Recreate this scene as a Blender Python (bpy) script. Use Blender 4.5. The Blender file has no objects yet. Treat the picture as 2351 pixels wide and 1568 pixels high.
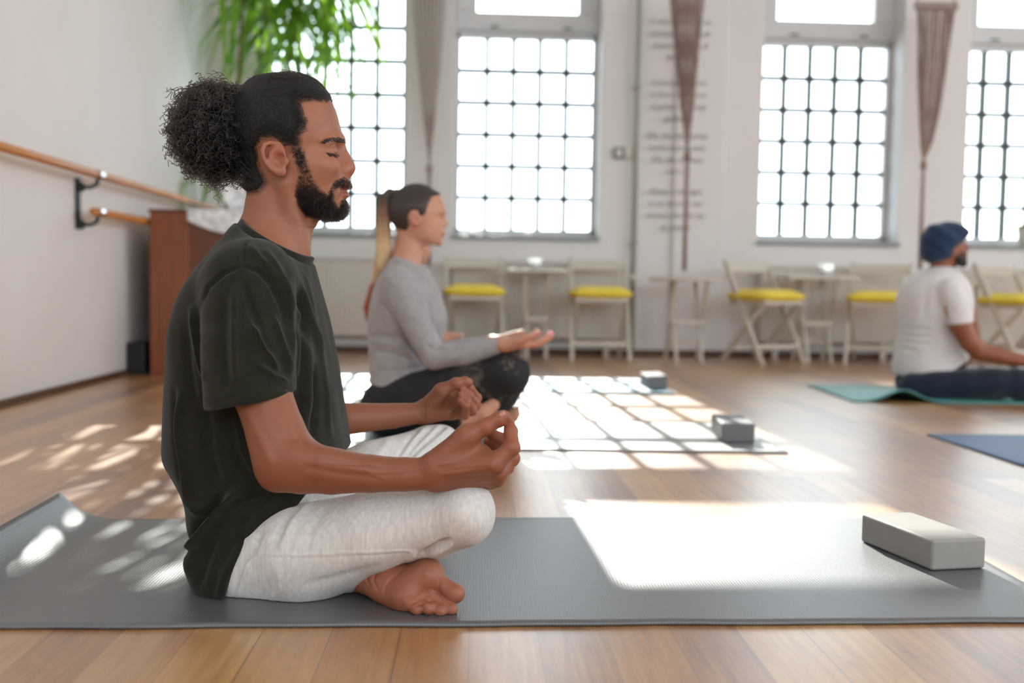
import bpy, bmesh, math, random
import numpy as np
from mathutils import Vector, Matrix

SC = bpy.context.scene
COL = SC.collection
rng = np.random.default_rng(7)
random.seed(7)

# ------------------------------------------------------------------ camera
F = 2286.0; CX, CY = 1175.5, 784.0
CAM = np.array([0, 0, .5])
_d = np.array([-87.5, 132, -F]); _d /= np.linalg.norm(_d)
_z = np.array([.0165, 1, 0.]); _z[2] = -(_d[0]*_z[0]+_d[1]*_z[1])/_d[2]; _z /= np.linalg.norm(_z)
_x = np.cross(_d, _z)
ROT = np.array([_x, _d, _z])
def PY(px, py, Y):
    "point of the photo at distance Y from the camera, in metres"
    r = ROT @ np.array([px-CX, -(py-CY), -F]); return CAM + r*(Y/r[1])
def PZ(px, py, Z=0.):
    r = ROT @ np.array([px-CX, -(py-CY), -F]); return CAM + r*((Z-.5)/r[2])
def PX(px, py, X):
    r = ROT @ np.array([px-CX, -(py-CY), -F]); return CAM + r*(X/r[0])
def PROJ(P):
    c = (np.asarray(P)-CAM) @ ROT
    return CX + F*c[:, 0]/-c[:, 2], CY - F*c[:, 1]/-c[:, 2]

cam = bpy.data.cameras.new('camera'); camo = bpy.data.objects.new('camera', cam); COL.objects.link(camo)
cam.sensor_width = 36; cam.lens = F*36/2351; cam.clip_start = .05; cam.clip_end = 200
M4 = Matrix([list(ROT[i])+[CAM[i]] for i in range(3)]+[[0, 0, 0, 1]])
camo.matrix_world = M4
cam.dof.use_dof = True; cam.dof.focus_distance = 1.62; cam.dof.aperture_fstop = 2.5
SC.camera = camo

# ------------------------------------------------------------------ light
SUN_DIR = Vector((.045, -1, -.486)).normalized()
W = bpy.data.worlds.new('sky'); SC.world = W; W.use_nodes = True
bg = W.node_tree.nodes['Background']
bg.inputs[0].default_value = (.82, .925, 1, 1); bg.inputs[1].default_value = 6.5
sun = bpy.data.lights.new('sun', 'SUN'); suno = bpy.data.objects.new('sun', sun); COL.objects.link(suno)
sun.energy = 10; sun.angle = math.radians(.42); sun.color = (1, .96, .90)
suno.rotation_euler = SUN_DIR.to_track_quat('-Z', 'Y').to_euler()
def portal(x0, x1, z0, z1, y, to_room):
    L = bpy.data.lights.new('window_daylight', 'AREA'); L.shape = 'RECTANGLE'; L.size = x1-x0; L.size_y = z1-z0
    L.cycles.is_portal = True  # guides sky sampling through an opening, emits nothing itself
    o = bpy.data.objects.new('window_daylight', L); COL.objects.link(o)
    o.location = ((x0+x1)/2, y, (z0+z1)/2)
    o.rotation_euler = Vector((0, to_room, 0)).to_track_quat('-Z', 'Z').to_euler(); return o
SC.view_settings.view_transform = 'Standard'; SC.view_settings.look = 'None'
SC.view_settings.gamma = 1; SC.view_settings.use_curve_mapping = False
SC.view_settings.exposure = -0.02
cy = SC.cycles
cy.max_bounces = 8; cy.diffuse_bounces = 5; cy.glossy_bounces = 3; cy.transmission_bounces = 4; cy.transparent_max_bounces = 12
cy.caustics_reflective = False; cy.caustics_refractive = False
cy.sample_clamp_indirect = 6; cy.use_denoising = True
cy.use_adaptive_sampling = True; cy.adaptive_threshold = .02

# ------------------------------------------------------------------ helpers: materials
def srgb(r, g, b):
    f = lambda c: (c/255/12.92 if c/255 <= .04045 else ((c/255+.055)/1.055)**2.4)
    return (f(r), f(g), f(b), 1)
class NT:
    def __init__(s, name):
        s.m = bpy.data.materials.new(name); s.m.use_nodes = True; s.t = s.m.node_tree
        s.t.nodes.clear(); s.out = s.n('ShaderNodeOutputMaterial')
    def n(s, kind, **kw):
        o = s.t.nodes.new(kind)
        for k, v in kw.items():
            if k.startswith('i_'):
                o.inputs[k[2:].replace('_', ' ')].default_value = v
            else: setattr(o, k, v)
        return o
    def l(s, a, b): s.t.links.new(a, b)
    def coords(s, scale=(1, 1, 1), rot=(0, 0, 0)):
        c = s.n('ShaderNodeTexCoord'); mp = s.n('ShaderNodeMapping')
        mp.inputs['Scale'].default_value = scale; mp.inputs['Rotation'].default_value = rot
        s.l(c.outputs['Object'], mp.inputs['Vector']); return mp.outputs['Vector']
    def noise(s, vec, scale, detail=4, rough=.55):
        o = s.n('ShaderNodeTexNoise'); o.inputs['Scale'].default_value = scale
        o.inputs['Detail'].default_value = detail; o.inputs['Roughness'].default_value = rough
        s.l(vec, o.inputs['Vector']); return o.outputs['Fac']
    def ramp(s, fac, stops):
        o = s.n('ShaderNodeValToRGB'); e = o.color_ramp.elements
        while len(e) < len(stops): e.new(.5)
        for i, (p, c) in enumerate(stops): e[i].position = p; e[i].color = c
        s.l(fac, o.inputs['Fac']); return o.outputs['Color']
    def mix(s, fac, a, b, mode='MIX'):
        o = s.n('ShaderNodeMix', data_type='RGBA', blend_type=mode)
        for sock, v in ((o.inputs['Factor'], fac), (o.inputs['A'], a), (o.inputs['B'], b)):
            if hasattr(v, 'is_linked'): s.l(v, sock)
            else: sock.default_value = v
        return [q for q in o.outputs if q.type == 'RGBA'][0]
    def math(s, op, a, b=0.):
        o = s.n('ShaderNodeMath', operation=op)
        for sock, v in ((o.inputs[0], a), (o.inputs[1], b)):
            if hasattr(v, 'is_linked'): s.l(v, sock)
            else: sock.default_value = v
        return o.outputs[0]
    def bsdf(s, color, rough=.5, **kw):
        b = s.n('ShaderNodeBsdfPrincipled')
        for sock, v in ((b.inputs['Base Color'], color), (b.inputs['Roughness'], rough)):
            if hasattr(v, 'is_linked'): s.l(v, sock)
            else: sock.default_value = v
        for k, v in kw.items(): b.inputs[k.replace('_', ' ')].default_value = v
        s.l(b.outputs[0], s.out.inputs[0]); s.b = b; return b
    def bump(s, height, strength=.3, dist=.01):
        o = s.n('ShaderNodeBump'); o.inputs['Strength'].default_value = strength; o.inputs['Distance'].default_value = dist
        s.l(height, o.inputs['Height']); s.l(o.outputs[0], s.b.inputs['Normal'])
def shade(c, f): return (min(1, c[0]*f), min(1, c[1]*f), min(1, c[2]*f), 1)
def mat(name, c, rough=.5, var=.08, scale=8., bump=0., bscale=60., stretch=(1, 1, 1), **kw):
    t = NT(name); v = t.coords(stretch)
    f = t.noise(v, scale)
    col = t.ramp(f, [(.3, shade(c, 1-var)), (.7, shade(c, 1+var))])
    t.bsdf(col, rough, **kw)
    if bump: t.bump(t.noise(v, bscale, 3), bump)
    return t.m

# ------------------------------------------------------------------ helpers: meshes
def link(name, verts, faces, m, parent=None, smooth=False, bevel=0., seg=2):
    me = bpy.data.meshes.new(name)
    if isinstance(verts, np.ndarray) and isinstance(faces, np.ndarray):
        verts = np.asarray(verts, np.float32)
        k = faces.shape[1]; nf = len(faces)
        me.vertices.add(len(verts)); me.vertices.foreach_set('co', verts.ravel())
        me.loops.add(nf*k); me.loops.foreach_set('vertex_index', faces.astype(np.int32).ravel())
        me.polygons.add(nf); me.polygons.foreach_set('loop_start', np.arange(0, nf*k, k, dtype=np.int32))
        me.update(calc_edges=True); me.validate()
    else:
        me.from_pydata([tuple(v) for v in verts], [], faces); me.update()
    if smooth: me.polygons.foreach_set('use_smooth', np.ones(len(me.polygons), bool))
    o = bpy.data.objects.new(name, me); COL.objects.link(o)
    if m: me.materials.append(m)
    if bevel:
        b = o.modifiers.new('bevel', 'BEVEL'); b.width = bevel; b.segments = seg; b.limit_method = 'ANGLE'; b.angle_limit = .7
        if smooth is False:
            me.polygons.foreach_set('use_smooth', np.ones(len(me.polygons), bool)); b.harden_normals = True
    if parent is not None:
        o.parent = parent; o.matrix_parent_inverse = Matrix.Translation(parent.location).inverted()
    return o
class MB:
    "collects simple shapes into one mesh"
    def __init__(s): s.v = []; s.f = []
    def box(s, x0, x1, y0, y1, z0, z1):
        n = len(s.v); s.v += [(x, y, z) for z in (z0, z1) for y in (y0, y1) for x in (x0, x1)]
        s.f += [tuple(n+i for i in q) for q in ((0, 2, 3, 1), (4, 5, 7, 6), (0, 1, 5, 4), (2, 6, 7, 3), (0, 4, 6, 2), (1, 3, 7, 5))]
        return s
    def bar(s, a, b, w, h, up=(0, 0, 1)):
        a, b = Vector(a), Vector(b); t = (b-a).normalized(); u = Vector(up); sx = t.cross(u)
        if sx.length < 1e-4: sx = t.cross(Vector((0, 1, 0)))
        sx.normalize(); u = sx.cross(t)
        n = len(s.v)
        for p in (a, b):
            for i, j in ((-1, -1), (1, -1), (1, 1), (-1, 1)): s.v.append(tuple(p+sx*(i*w/2)+u*(j*h/2)))
        s.f += [tuple(n+i for i in q) for q in ((0, 1, 2, 3), (7, 6, 5, 4), (0, 4, 5, 1), (1, 5, 6, 2), (2, 6, 7, 3), (3, 7, 4, 0))]
        return s
    def tube(s, pts, r, k=10, caps=True):
        pts = [Vector(p) for p in pts]; n0 = len(s.v)
        rr = r if hasattr(r, '__len__') else [r]*len(pts)
        up = None
        for i, p in enumerate(pts):
            t = (pts[min(i+1, len(pts)-1)]-pts[max(i-1, 0)]).normalized()
            if up is None: up = t.orthogonal().normalized()
            up = (up-t*up.dot(t)).normalized(); sd = t.cross(up)
            for j in range(k):
                a = 2*math.pi*j/k; s.v.append(tuple(p+(up*math.cos(a)+sd*math.sin(a))*rr[i]))
        for i in range(len(pts)-1):
            for j in range(k):
                a, b = n0+i*k+j, n0+i*k+(j+1) % k
                s.f.append((a, b, b+k, a+k))
        if caps:
            s.f.append(tuple(n0+j for j in reversed(range(k)))); s.f.append(tuple(n0+(len(pts)-1)*k+j for j in range(k)))
        return s
    def lathe(s, c, prof, k=24, caps=True):
        n0 = len(s.v)
        for r, z in prof:
            for j in range(k):
                a = 2*math.pi*j/k; s.v.append((c[0]+r*math.cos(a), c[1]+r*math.sin(a), c[2]+z))
        for i in range(len(prof)-1):
            for j in range(k):
                a, b = n0+i*k+j, n0+i*k+(j+1) % k; s.f.append((a, b, b+k, a+k))
        if caps:
            s.f.append(tuple(n0+j for j in reversed(range(k)))); s.f.append(tuple(n0+(len(prof)-1)*k+j for j in range(k)))
        return s
    def grid(s, fn, nu, nv):
        n0 = len(s.v)
        for i in range(nu+1):
            for j in range(nv+1): s.v.append(tuple(fn(i/nu, j/nv)))
        for i in range(nu):
            for j in range(nv):
                a = n0+i*(nv+1)+j; s.f.append((a, a+nv+1, a+nv+2, a+1))
        return s
    def put(s, name, m, parent=None, smooth=False, bevel=0., seg=2):
        return link(name, s.v, s.f, m, parent, smooth, bevel, seg)
def empty(name, loc, label=None, cat=None, group=None, kind=None):
    o = bpy.data.objects.new(name, None); COL.objects.link(o); o.location = loc; o.empty_display_size = .1
    return tag(o, label, cat, group, kind)
def tag(o, label=None, cat=None, group=None, kind=None):
    if label: o['label'] = label
    if cat: o['category'] = cat
    if group: o['group'] = group
    if kind: o['kind'] = kind
    return o
def copy_tree(o, parent=None):
    c = o.copy(); COL.objects.link(c)
    if parent is not None: c.parent = parent
    for ch in list(o.children): copy_tree(ch, c)
    return c
# ------------------------------------------------------------------ the room
YW, YG = 7.15, 7.40           # inner face of the window wall, plane of the glass
XL, XR, YB, ZC = -1.80, 9.0, -4.5, 4.0
def floor_mat():
    t = NT('wood_floor'); v = t.coords()
    r = t.coords(rot=(0, 0, math.pi/2))
    br = t.n('ShaderNodeTexBrick'); t.l(r, br.inputs['Vector'])
    br.offset = .37; br.inputs['Scale'].default_value = 1
    br.inputs['Brick Width'].default_value = 1.9; br.inputs['Row Height'].default_value = .098
    br.inputs['Mortar Size'].default_value = .0010; br.inputs['Mortar Smooth'].default_value = .3
    br.inputs['Color1'].default_value = (0, 0, 0, 1); br.inputs['Color2'].default_value = (1, 1, 1, 1); br.inputs['Mortar'].default_value = (.5, .5, .5, 1)
    g = t.noise(t.coords((26, 1.3, 1)), 3.0, 6, .65)
    blot = t.noise(v, 2.2, 4); fine = t.noise(t.coords((60, 12, 1)), 3, 4, .7)
    tone = t.math('ADD', t.math('MULTIPLY', br.outputs['Color'], .30), t.math('ADD', t.math('MULTIPLY', g, .5), t.math('MULTIPLY', blot, .44)))
    col = t.ramp(tone, [(.28, srgb(74, 42, 17)), (.46, srgb(136, 87, 42)), (.64, srgb(180, 128, 70)), (.88, srgb(214, 170, 108))])
    spots = t.ramp(t.noise(t.coords((14, 5, 1)), 1.6, 6, .75), [(.60, (0, 0, 0, 1)), (.74, (1, 1, 1, 1))])
    col = t.mix(t.math('MULTIPLY', spots, .5), col, srgb(60, 40, 26))
    col = t.mix(t.math('MULTIPLY', br.outputs['Fac'], .45), col, srgb(58, 36, 20))
    rg = t.math('ADD', t.math('MULTIPLY', fine, .16), t.math('ADD', t.math('MULTIPLY', blot, .16), .24))
    t.bsdf(col, rg, IOR=1.6, Coat_Weight=1., Coat_Roughness=.33, Coat_IOR=1.95)
    t.bump(t.math('ADD', t.math('MULTIPLY', fine, .4), t.math('MULTIPLY', br.outputs['Fac'], -1.)), .12, .004)
    return t.m
M_FLOOR = floor_mat()
M_WALL = mat('white_wall_paint', srgb(240, 238, 238), .75, .03, 1.5, .06, 90)
M_WALLW = mat('window_wall_paint', srgb(230, 228, 228), .75, .025, 1.2, .05, 60)
M_CEIL = mat('ceiling_paint', srgb(238, 236, 232), .8, .02)
M_FRAME = mat('window_frame_paint', srgb(214, 216, 218), .45, .03)
M_STEEL = mat('muntin_paint', srgb(52, 66, 64), .5, .05)
M_SILL = mat('sill_stone', srgb(140, 150, 150), .35, .08, 20)
M_DARKTRIM = mat('dark_skirting', srgb(92, 66, 48), .5, .12, 6)
def glass_mat():
    t = NT('window_glass'); g = t.n('ShaderNodeBsdfGlossy'); g.inputs['Roughness'].default_value = .03
    tr = t.n('ShaderNodeBsdfTransparent'); tr.inputs[0].default_value = (.97, .985, .98, 1)
    f = t.n('ShaderNodeFresnel'); f.inputs[0].default_value = 1.3
    m = t.n('ShaderNodeMixShader'); t.l(f.outputs[0], m.inputs[0]); t.l(tr.outputs[0], m.inputs[1]); t.l(g.outputs[0], m.inputs[2])
    t.l(m.outputs[0], t.out.inputs[0]); return t.m
M_GLASS = glass_mat()
def struct(o): o['kind'] = 'structure'; return o
struct(MB().box(XL-.2, XR+.2, YB-.2, YW+.5, -.12, 0).put('floor', M_FLOOR))
struct(MB().box(XL-.2, XR+.2, YB-.2, YW+.5, ZC, ZC+.15).put('ceiling', M_CEIL))
struct(MB().box(XL-.2, XL, YB-.2, YW+.45, 0, ZC).put('wall_left', M_WALL))
SY = [(-3.4, -1.2), (-.6, 1.6), (2.2, 4.4)]  # invented openings in the unseen right wall, letting in fill light
_b = MB(); _y = YB
for a, b in SY:
    _b.box(XR, XR+.2, _y, a, 0, ZC).box(XR, XR+.2, a, b, 0, 1.3).box(XR, XR+.2, a, b, 3.7, ZC); _y = b
struct(_b.box(XR, XR+.2, _y, YW+.4, 0, ZC).put('wall_right', M_WALL))
ZS = .845
WX = [(-1.515, -.50), (-.155, .885), (2.05, 3.07), (3.555, 4.57), (5.75, 6.77), (7.25, 8.27)]  # last two windows are out of view, added for the lighting
ZT = 2.89
def wall_with_holes(name, holes, x0, x1, y0, y1, z1, m):
    b = MB(); x = x0
    for hx0, hx1, hz0, hz1 in holes:
        b.box(x, hx0, y0, y1, 0, z1); b.box(hx0, hx1, y0, y1, 0, hz0); b.box(hx0, hx1, y0, y1, hz1, z1); x = hx1
    b.box(x, x1, y0, y1, 0, z1)
    return struct(b.put(name, m))
wall_with_holes('wall_back', [(a, b, ZS, ZT) for a, b in WX], XL, XR, YW, YW+.4, ZC, M_WALLW)
RX = [(-1.2, .9), (2.4, 4.5), (5.7, 7.5)]  # invented openings in the unseen wall behind the camera, sized for fill light
wall_with_holes('wall_front', [(a, b, 1.5, 3.5) for a, b in RX], XL, XR, YB-.2, YB, ZC, M_WALL)
for a, b in WX: portal(a, b, ZS, ZT, YW+.42, -1)
for a, b in RX: portal(a, b, 1.5, 3.5, YB-.22, 1)
for a, b in SY:
    L = portal(a, b, 1.3, 3.7, 0, 1); L.location = (XR+.22, (a+b)/2, 2.5); L.rotation_euler = Vector((-1, 0, 0)).to_track_quat('-Z', 'Z').to_euler()
def window(i, x0, x1, tall):
    w = empty('window_%d' % i, ((x0+x1)/2, YG, ZS), kind='structure')
    z0, zt = ZS+.03, 2.318
    f = MB(); fw = .035; y0, y1 = YG-.03, YG+.03
    if tall: zt = ZT-.03
    f.box(x0, x0+fw, y0, y1, z0, zt); f.box(x1-fw, x1, y0, y1, z0, zt)
    f.box(x0, x1, y0, y1, ZS, z0+.03); f.box(x0, x1, y0, y1, zt-.03, zt+.03)
    f.put('window_frame', M_FRAME, w, bevel=.004)
    mu = MB(); nc = 5; nr = 6 if not tall else 8
    gx0, gx1, gz0, gz1 = x0+fw, x1-fw, z0+.03, zt-.03
    for c in range(1, nc):
        x = gx0+(gx1-gx0)*c/nc; mu.box(x-.018, x+.018, YG-.025, YG+.025, gz0, gz1)
    for r in range(1, nr):
        z = gz0+(gz1-gz0)*r/nr; mu.box(gx0, gx1, YG-.018, YG+.018, z-.0175, z+.0175)
    mu.put('muntins', M_STEEL, w)
    MB().box(gx0, gx1, YG-.002, YG+.002, gz0, gz1).put('window_pane', M_GLASS, w)
    if not tall:
        s = MB(); s.box(x0, x1, YG-.05, YG+.03, zt+.03, zt+.155)
        s.box(x0, x0+.15, YG-.05, YG+.03, zt+.155, ZT); s.box(x1-.15, x1, YG-.05, YG+.03, zt+.155, ZT); s.box(x0, x1, YG-.05, YG+.03, ZT-.07, ZT)
        s.put('upper_sash', M_FRAME, w, bevel=.006)
        s = MB(); s.box(x0-.0, x1+.0, YG-.075, YG-.02, zt+.018, zt+.036); s.put('transom_rail', M_FRAME, w, bevel=.003)
        MB().box(x0+.15, x1-.15, YG-.002, YG+.002, zt+.155, ZT-.07).put('upper_pane', M_GLASS, w)
        hb = MB()
        for q in (.27, .78): hb.box(x0+(x1-x0)*q-.03, x0+(x1-x0)*q+.03, YG-.066, YG-.05, zt+.04, zt+.052)
        hb.put('sash_hinge', M_STEEL, w)
    s = MB().box(x0-.01, x1+.01, YW-.03, YG-.02, ZS-.025, ZS+.004).put('window_sill', M_SILL, w, bevel=.004)
for i, (a, b) in enumerate(WX): window(i+1, a, b, i == 0)
struct(MB().box(XL, XR, YW-.018, YW, 0, .045).put('baseboard_back', M_DARKTRIM, bevel=.004))
struct(MB().box(XL, XL+.016, YB, YW, 0, .03).put('baseboard_left', M_DARKTRIM, bevel=.004))
# shallow plaster pilasters of the window wall
struct(MB().box(1.42, 1.78, YW-.03, YW, .045, ZC).put('trim_1', M_WALLW, bevel=.006))
# ------------------------------------------------------------------ mats and blocks
def mat_fabric(name, c, rib=1.0, coat=.85):
    t = NT(name); v = t.coords()
    n1 = t.noise(v, 260, 3, .8); n2 = t.noise(v, 5, 3)
    w = t.n('ShaderNodeTexWave', wave_type='BANDS', bands_direction='X'); w.inputs['Scale'].default_value = 62; w.inputs['Distortion'].default_value = 1.2; w.inputs['Detail'].default_value = 1
    w2 = t.n('ShaderNodeTexWave', wave_type='BANDS', bands_direction='Y'); w2.inputs['Scale'].default_value = 62; w2.inputs['Distortion'].default_value = 1.2
    t.l(v, w.inputs[0]); t.l(v, w2.inputs[0])
    tex = t.math('ADD', t.math('MULTIPLY', t.math('MULTIPLY', w.outputs['Fac'], w2.outputs['Fac']), .5), t.math('MULTIPLY', n1, .6))
    tone = t.math('ADD', t.math('MULTIPLY', tex, .7), t.math('MULTIPLY', n2, .3))
    col = t.ramp(tone, [(.28, shade(c, .72)), (.66, shade(c, 1.15))])
    t.bsdf(col, .5, Specular_IOR_Level=1., Coat_Weight=coat, Coat_Roughness=.42, Coat_IOR=1.7)
    t.bump(tex, .3*rib, .003)
    return t.m
M_MATG = mat_fabric('grey_mat_foam', srgb(84, 87, 92))
M_MATG2 = mat_fabric('grey_mat_foam_b', srgb(128, 131, 133), .5)
M_MATT = mat_fabric('teal_mat_foam', srgb(64, 148, 150), .5, .15)
M_MATB = mat_fabric('blue_mat_foam', srgb(48, 96, 146), .5, .1)
M_MATL = mat_fabric('pale_blue_mat_foam', srgb(110, 160, 184), .5, .3)
def yoga_mat(name, corners, hfun, th, m, label, group, nu=90, nv=24):
    "corners: near-left, near-right, far-right, far-left on the floor; hfun(u, v) lifts it"
    c = [np.array(q, float) for q in corners]; v = []; f = []
    for top in (1, 0):
        for i in range(nu+1):
            for j in range(nv+1):
                a, b = i/nu, j/nv
                p = (c[0]*(1-a)+c[1]*a)*(1-b)+(c[3]*(1-a)+c[2]*a)*b
                dx, dz = hfun(a, b, p)
                v.append((p[0]+dx, p[1]+(.0015*math.sin(a*23)+.001*math.sin(a*51))*(1-b), dz+(th if top else .0006)))
    W_ = nv+1; n = (nu+1)*W_
    for i in range(nu):
        for j in range(nv):
            a = i*W_+j; f.append((a, a+W_, a+W_+1, a+1)); f.append((n+a, n+a+1, n+a+W_+1, n+a+W_))
    for i in range(nu):
        a = i*W_; f.append((a, n+a, n+a+W_, a+W_)); a = i*W_+nv; f.append((a, a+W_, n+a+W_, n+a))
    for j in range(nv):
        f.append((j, j+1, n+j+1, n+j)); a = nu*W_+j; f.append((a, n+a, n+a+1, a+1))
    o = link(name, v, f, m, None, True)
    return tag(o, label, 'yoga mat', group)
def curl_left(a, b, p):
    # far-left corner curls up, the near-left one lies lower
    s = max(0, (.075-a)/.075)
    return (.028*s*s, (.050+.006*b)*s**1.9)
A = [PZ(-60, 1452), PZ(2460, 1431), PZ(2010, 1190), PZ(60, 1198)]
L0 = PZ(2500, 1431); L1 = np.array([.945, 1.452, 0]); L2 = np.array([.955, 2.130, 0])
yoga_mat('yoga_mat', [np.array([-.85, 1.405, 0]), L1, L2, np.array([-.865, 2.045, 0])], curl_left, .006, M_MATG, 'grey ribbed yoga mat nearest the viewer, its left end curling up', 'yoga mats', 150, 40)
flat = lambda a, b, p: (0, 0)
yoga_mat('yoga_mat', [(-.75, 2.985, 0), (.961, 2.962, 0), (.961, 3.60, 0), (-.75, 3.60, 0)], flat, .006, M_MATG2, 'grey yoga mat lying under the seated woman in the grey sweater', 'yoga mats')
yoga_mat('yoga_mat', [(-.80, 4.62, 0), (.95, 4.62, 0), (.95, 5.28, 0), (-.80, 5.28, 0)], flat, .006, M_MATL, 'pale blue yoga mat nearest the window wall, under the smallest dark foam block', 'yoga mats')
def hump(a, b, p):
    s = math.exp(-((p[0]-1.93+.10*(b))/.095)**2)*(1-b)**1.2; e = max(0, 1-a/.06)
    return (0, .055*s)
yoga_mat('yoga_mat', [(1.70, 4.36, 0), (3.5, 4.36, 0), (3.5, 5.10, 0), (1.74, 5.10, 0)], hump, .006, M_MATT, 'teal yoga mat with a raised wrinkle under the man in the navy turban', 'yoga mats', 120, 24)
yoga_mat('yoga_mat', [(1.588, 2.78, 0), (3.3, 2.78, 0), (3.3, 3.385, 0), (1.583, 3.385, 0)], flat, .006, M_MATB, 'empty dark blue yoga mat at the right edge of the photo', 'yoga mats')
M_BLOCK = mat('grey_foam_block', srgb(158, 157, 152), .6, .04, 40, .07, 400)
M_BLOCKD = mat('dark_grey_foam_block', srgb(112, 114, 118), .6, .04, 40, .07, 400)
def block(near, right, left, h, m, label):
    "near bottom corner, the two neighbours on the floor"
    n, r, l = (np.array(q) for q in (near, right, left)); z = .0062
    fr = r+(l-n); b = [n, r, fr, l]; v = [(q[0], q[1], z) for q in b]+[(q[0], q[1], z+h) for q in b]
    o = link('yoga_block', v, [(3, 2, 1, 0), (4, 5, 6, 7), (0, 1, 5, 4), (1, 2, 6, 5), (2, 3, 7, 6), (3, 0, 4, 7)], m, None, False, .006, 3)
    return tag(o, label, 'yoga block', 'foam yoga blocks')
q = lambda x, y: PZ(x, y, .006)
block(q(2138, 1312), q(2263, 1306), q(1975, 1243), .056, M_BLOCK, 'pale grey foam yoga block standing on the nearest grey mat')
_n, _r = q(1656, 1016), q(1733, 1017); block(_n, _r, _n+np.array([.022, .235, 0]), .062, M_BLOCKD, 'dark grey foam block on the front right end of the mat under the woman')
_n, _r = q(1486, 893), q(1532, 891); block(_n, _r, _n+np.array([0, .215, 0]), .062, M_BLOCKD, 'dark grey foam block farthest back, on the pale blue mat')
# ------------------------------------------------------------------ implicit modelling: smooth bodies and cloth as one surface each
def smin(a, b, k):
    if k <= 0: return np.minimum(a, b)
    h = np.maximum(k-np.abs(a-b), 0)/k
    return np.minimum(a, b)-h*h*k*.25
def rotm(yaw=0, pitch=0, roll=0):
    return np.array((Matrix.Rotation(yaw, 3, 'Z') @ Matrix.Rotation(pitch, 3, 'Y') @ Matrix.Rotation(roll, 3, 'X')))
class Field:
    def __init__(s, lo, hi, h):
        s.lo = np.array(lo, float); s.h = h
        n = np.ceil((np.array(hi)-s.lo)/h).astype(int)+1; s.n = n
        s.ax = [(s.lo[i]+h*np.arange(n[i])).astype(np.float32) for i in range(3)]
        s.d = np.full(n, 9., np.float32)
    def _sub(s, lo, hi):
        a = np.maximum(np.floor((np.asarray(lo)-s.lo)/s.h).astype(int), 0)
        b = np.minimum(np.ceil((np.asarray(hi)-s.lo)/s.h).astype(int)+1, s.n)
        if np.any(b <= a): return None
        sl = tuple(slice(a[i], b[i]) for i in range(3))
        return sl, s.ax[0][sl[0]][:, None, None], s.ax[1][sl[1]][None, :, None], s.ax[2][sl[2]][None, None, :]
    def put(s, lo, hi, fn, k, op):
        q = s._sub(lo, hi)
        if q is None: return s
        sl, X, Y, Z = q; v = fn(X, Y, Z); c = s.d[sl]
        if op == 'u': s.d[sl] = smin(c, v, k)
        elif op == 's': s.d[sl] = -smin(-c, v, k)
        elif op == 'i': s.d[sl] = -smin(-c, -v, k)
        return s
    def rc(s, a, b, r0, r1=None, k=.01, op='u', flat=None):
        "tapering limb from a to b; flat=(normal, factor) squashes it along normal"
        r1 = r0 if r1 is None else r1
        a = np.asarray(a, float); b = np.asarray(b, float); p = max(r0, r1)+k+2.5*s.h
        if flat is not None: p = max(r0, r1)*max(1, flat[1])+k+2.5*s.h; nn = np.asarray(flat[0], float); nn = nn/np.linalg.norm(nn); q = 1/flat[1]-1
        ab = b-a; L = ab @ ab
        def fn(X, Y, Z):
            x, y, z = X-a[0], Y-a[1], Z-a[2]
            t = np.clip((x*ab[0]+y*ab[1]+z*ab[2])/max(L, 1e-12), 0, 1)
            x = x-t*ab[0]; y = y-t*ab[1]; z = z-t*ab[2]
            d2 = x*x+y*y+z*z
            if flat is not None:
                m = x*nn[0]+y*nn[1]+z*nn[2]; d2 = d2+m*m*((1+q)**2-1)
                d = np.sqrt(d2)-(r0+(r1-r0)*t)
                return d*(min(1, flat[1]) if flat[1] < 1 else 1)
            return np.sqrt(d2)-(r0+(r1-r0)*t)
        return s.put(np.minimum(a, b)-p, np.maximum(a, b)+p, fn, k, op)
    def path(s, pts, rs, k=.01, op='u', flat=None):
        "a bent, tapering limb"
        if not hasattr(rs, '__len__'): rs = [rs]*len(pts)
        pts = [np.asarray(p, float) for p in pts]; p = max(rs)+k+2.5*s.h
        A = np.array(pts)
        def fn(X, Y, Z):
            o = None
            for i in range(len(pts)-1):
                a, ab = pts[i], pts[i+1]-pts[i]; L = max(ab @ ab, 1e-12)
                x, y, z = X-a[0], Y-a[1], Z-a[2]
                t = np.clip((x*ab[0]+y*ab[1]+z*ab[2])/L, 0, 1)
                ts = t*t*(3-2*t)*.5+t*.5
                d = np.sqrt((x-t*ab[0])**2+(y-t*ab[1])**2+(z-t*ab[2])**2)-(rs[i]+(rs[i+1]-rs[i])*ts)
                o = d if o is None else smin(o, d, .12*min(rs[i], rs[i+1]))
            return o
        return s.put(A.min(0)-p, A.max(0)+p, fn, k, op)
    def ell(s, c, r, k=.01, R=None, op='u'):
        c = np.asarray(c, float); r = np.asarray(r, float); R = np.eye(3) if R is None else R
        p = r.max()+k+2.5*s.h
        if R is None or np.allclose(R, np.eye(3)): pv = r+k+2.5*s.h
        else: pv = np.sqrt(((R*r)**2).sum(1))+k+2.5*s.h
        def fn(X, Y, Z):
            x, y, z = X-c[0], Y-c[1], Z-c[2]
            u = x*R[0, 0]+y*R[1, 0]+z*R[2, 0]; v = x*R[0, 1]+y*R[1, 1]+z*R[2, 1]; w = x*R[0, 2]+y*R[1, 2]+z*R[2, 2]
            k0 = np.sqrt((u/r[0])**2+(v/r[1])**2+(w/r[2])**2)
            k1 = np.sqrt((u/r[0]**2)**2+(v/r[1]**2)**2+(w/r[2]**2)**2)
            return k0*(k0-1)/np.maximum(k1, 1e-6)
        return s.put(c-pv, c+pv, fn, k, op)
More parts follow.
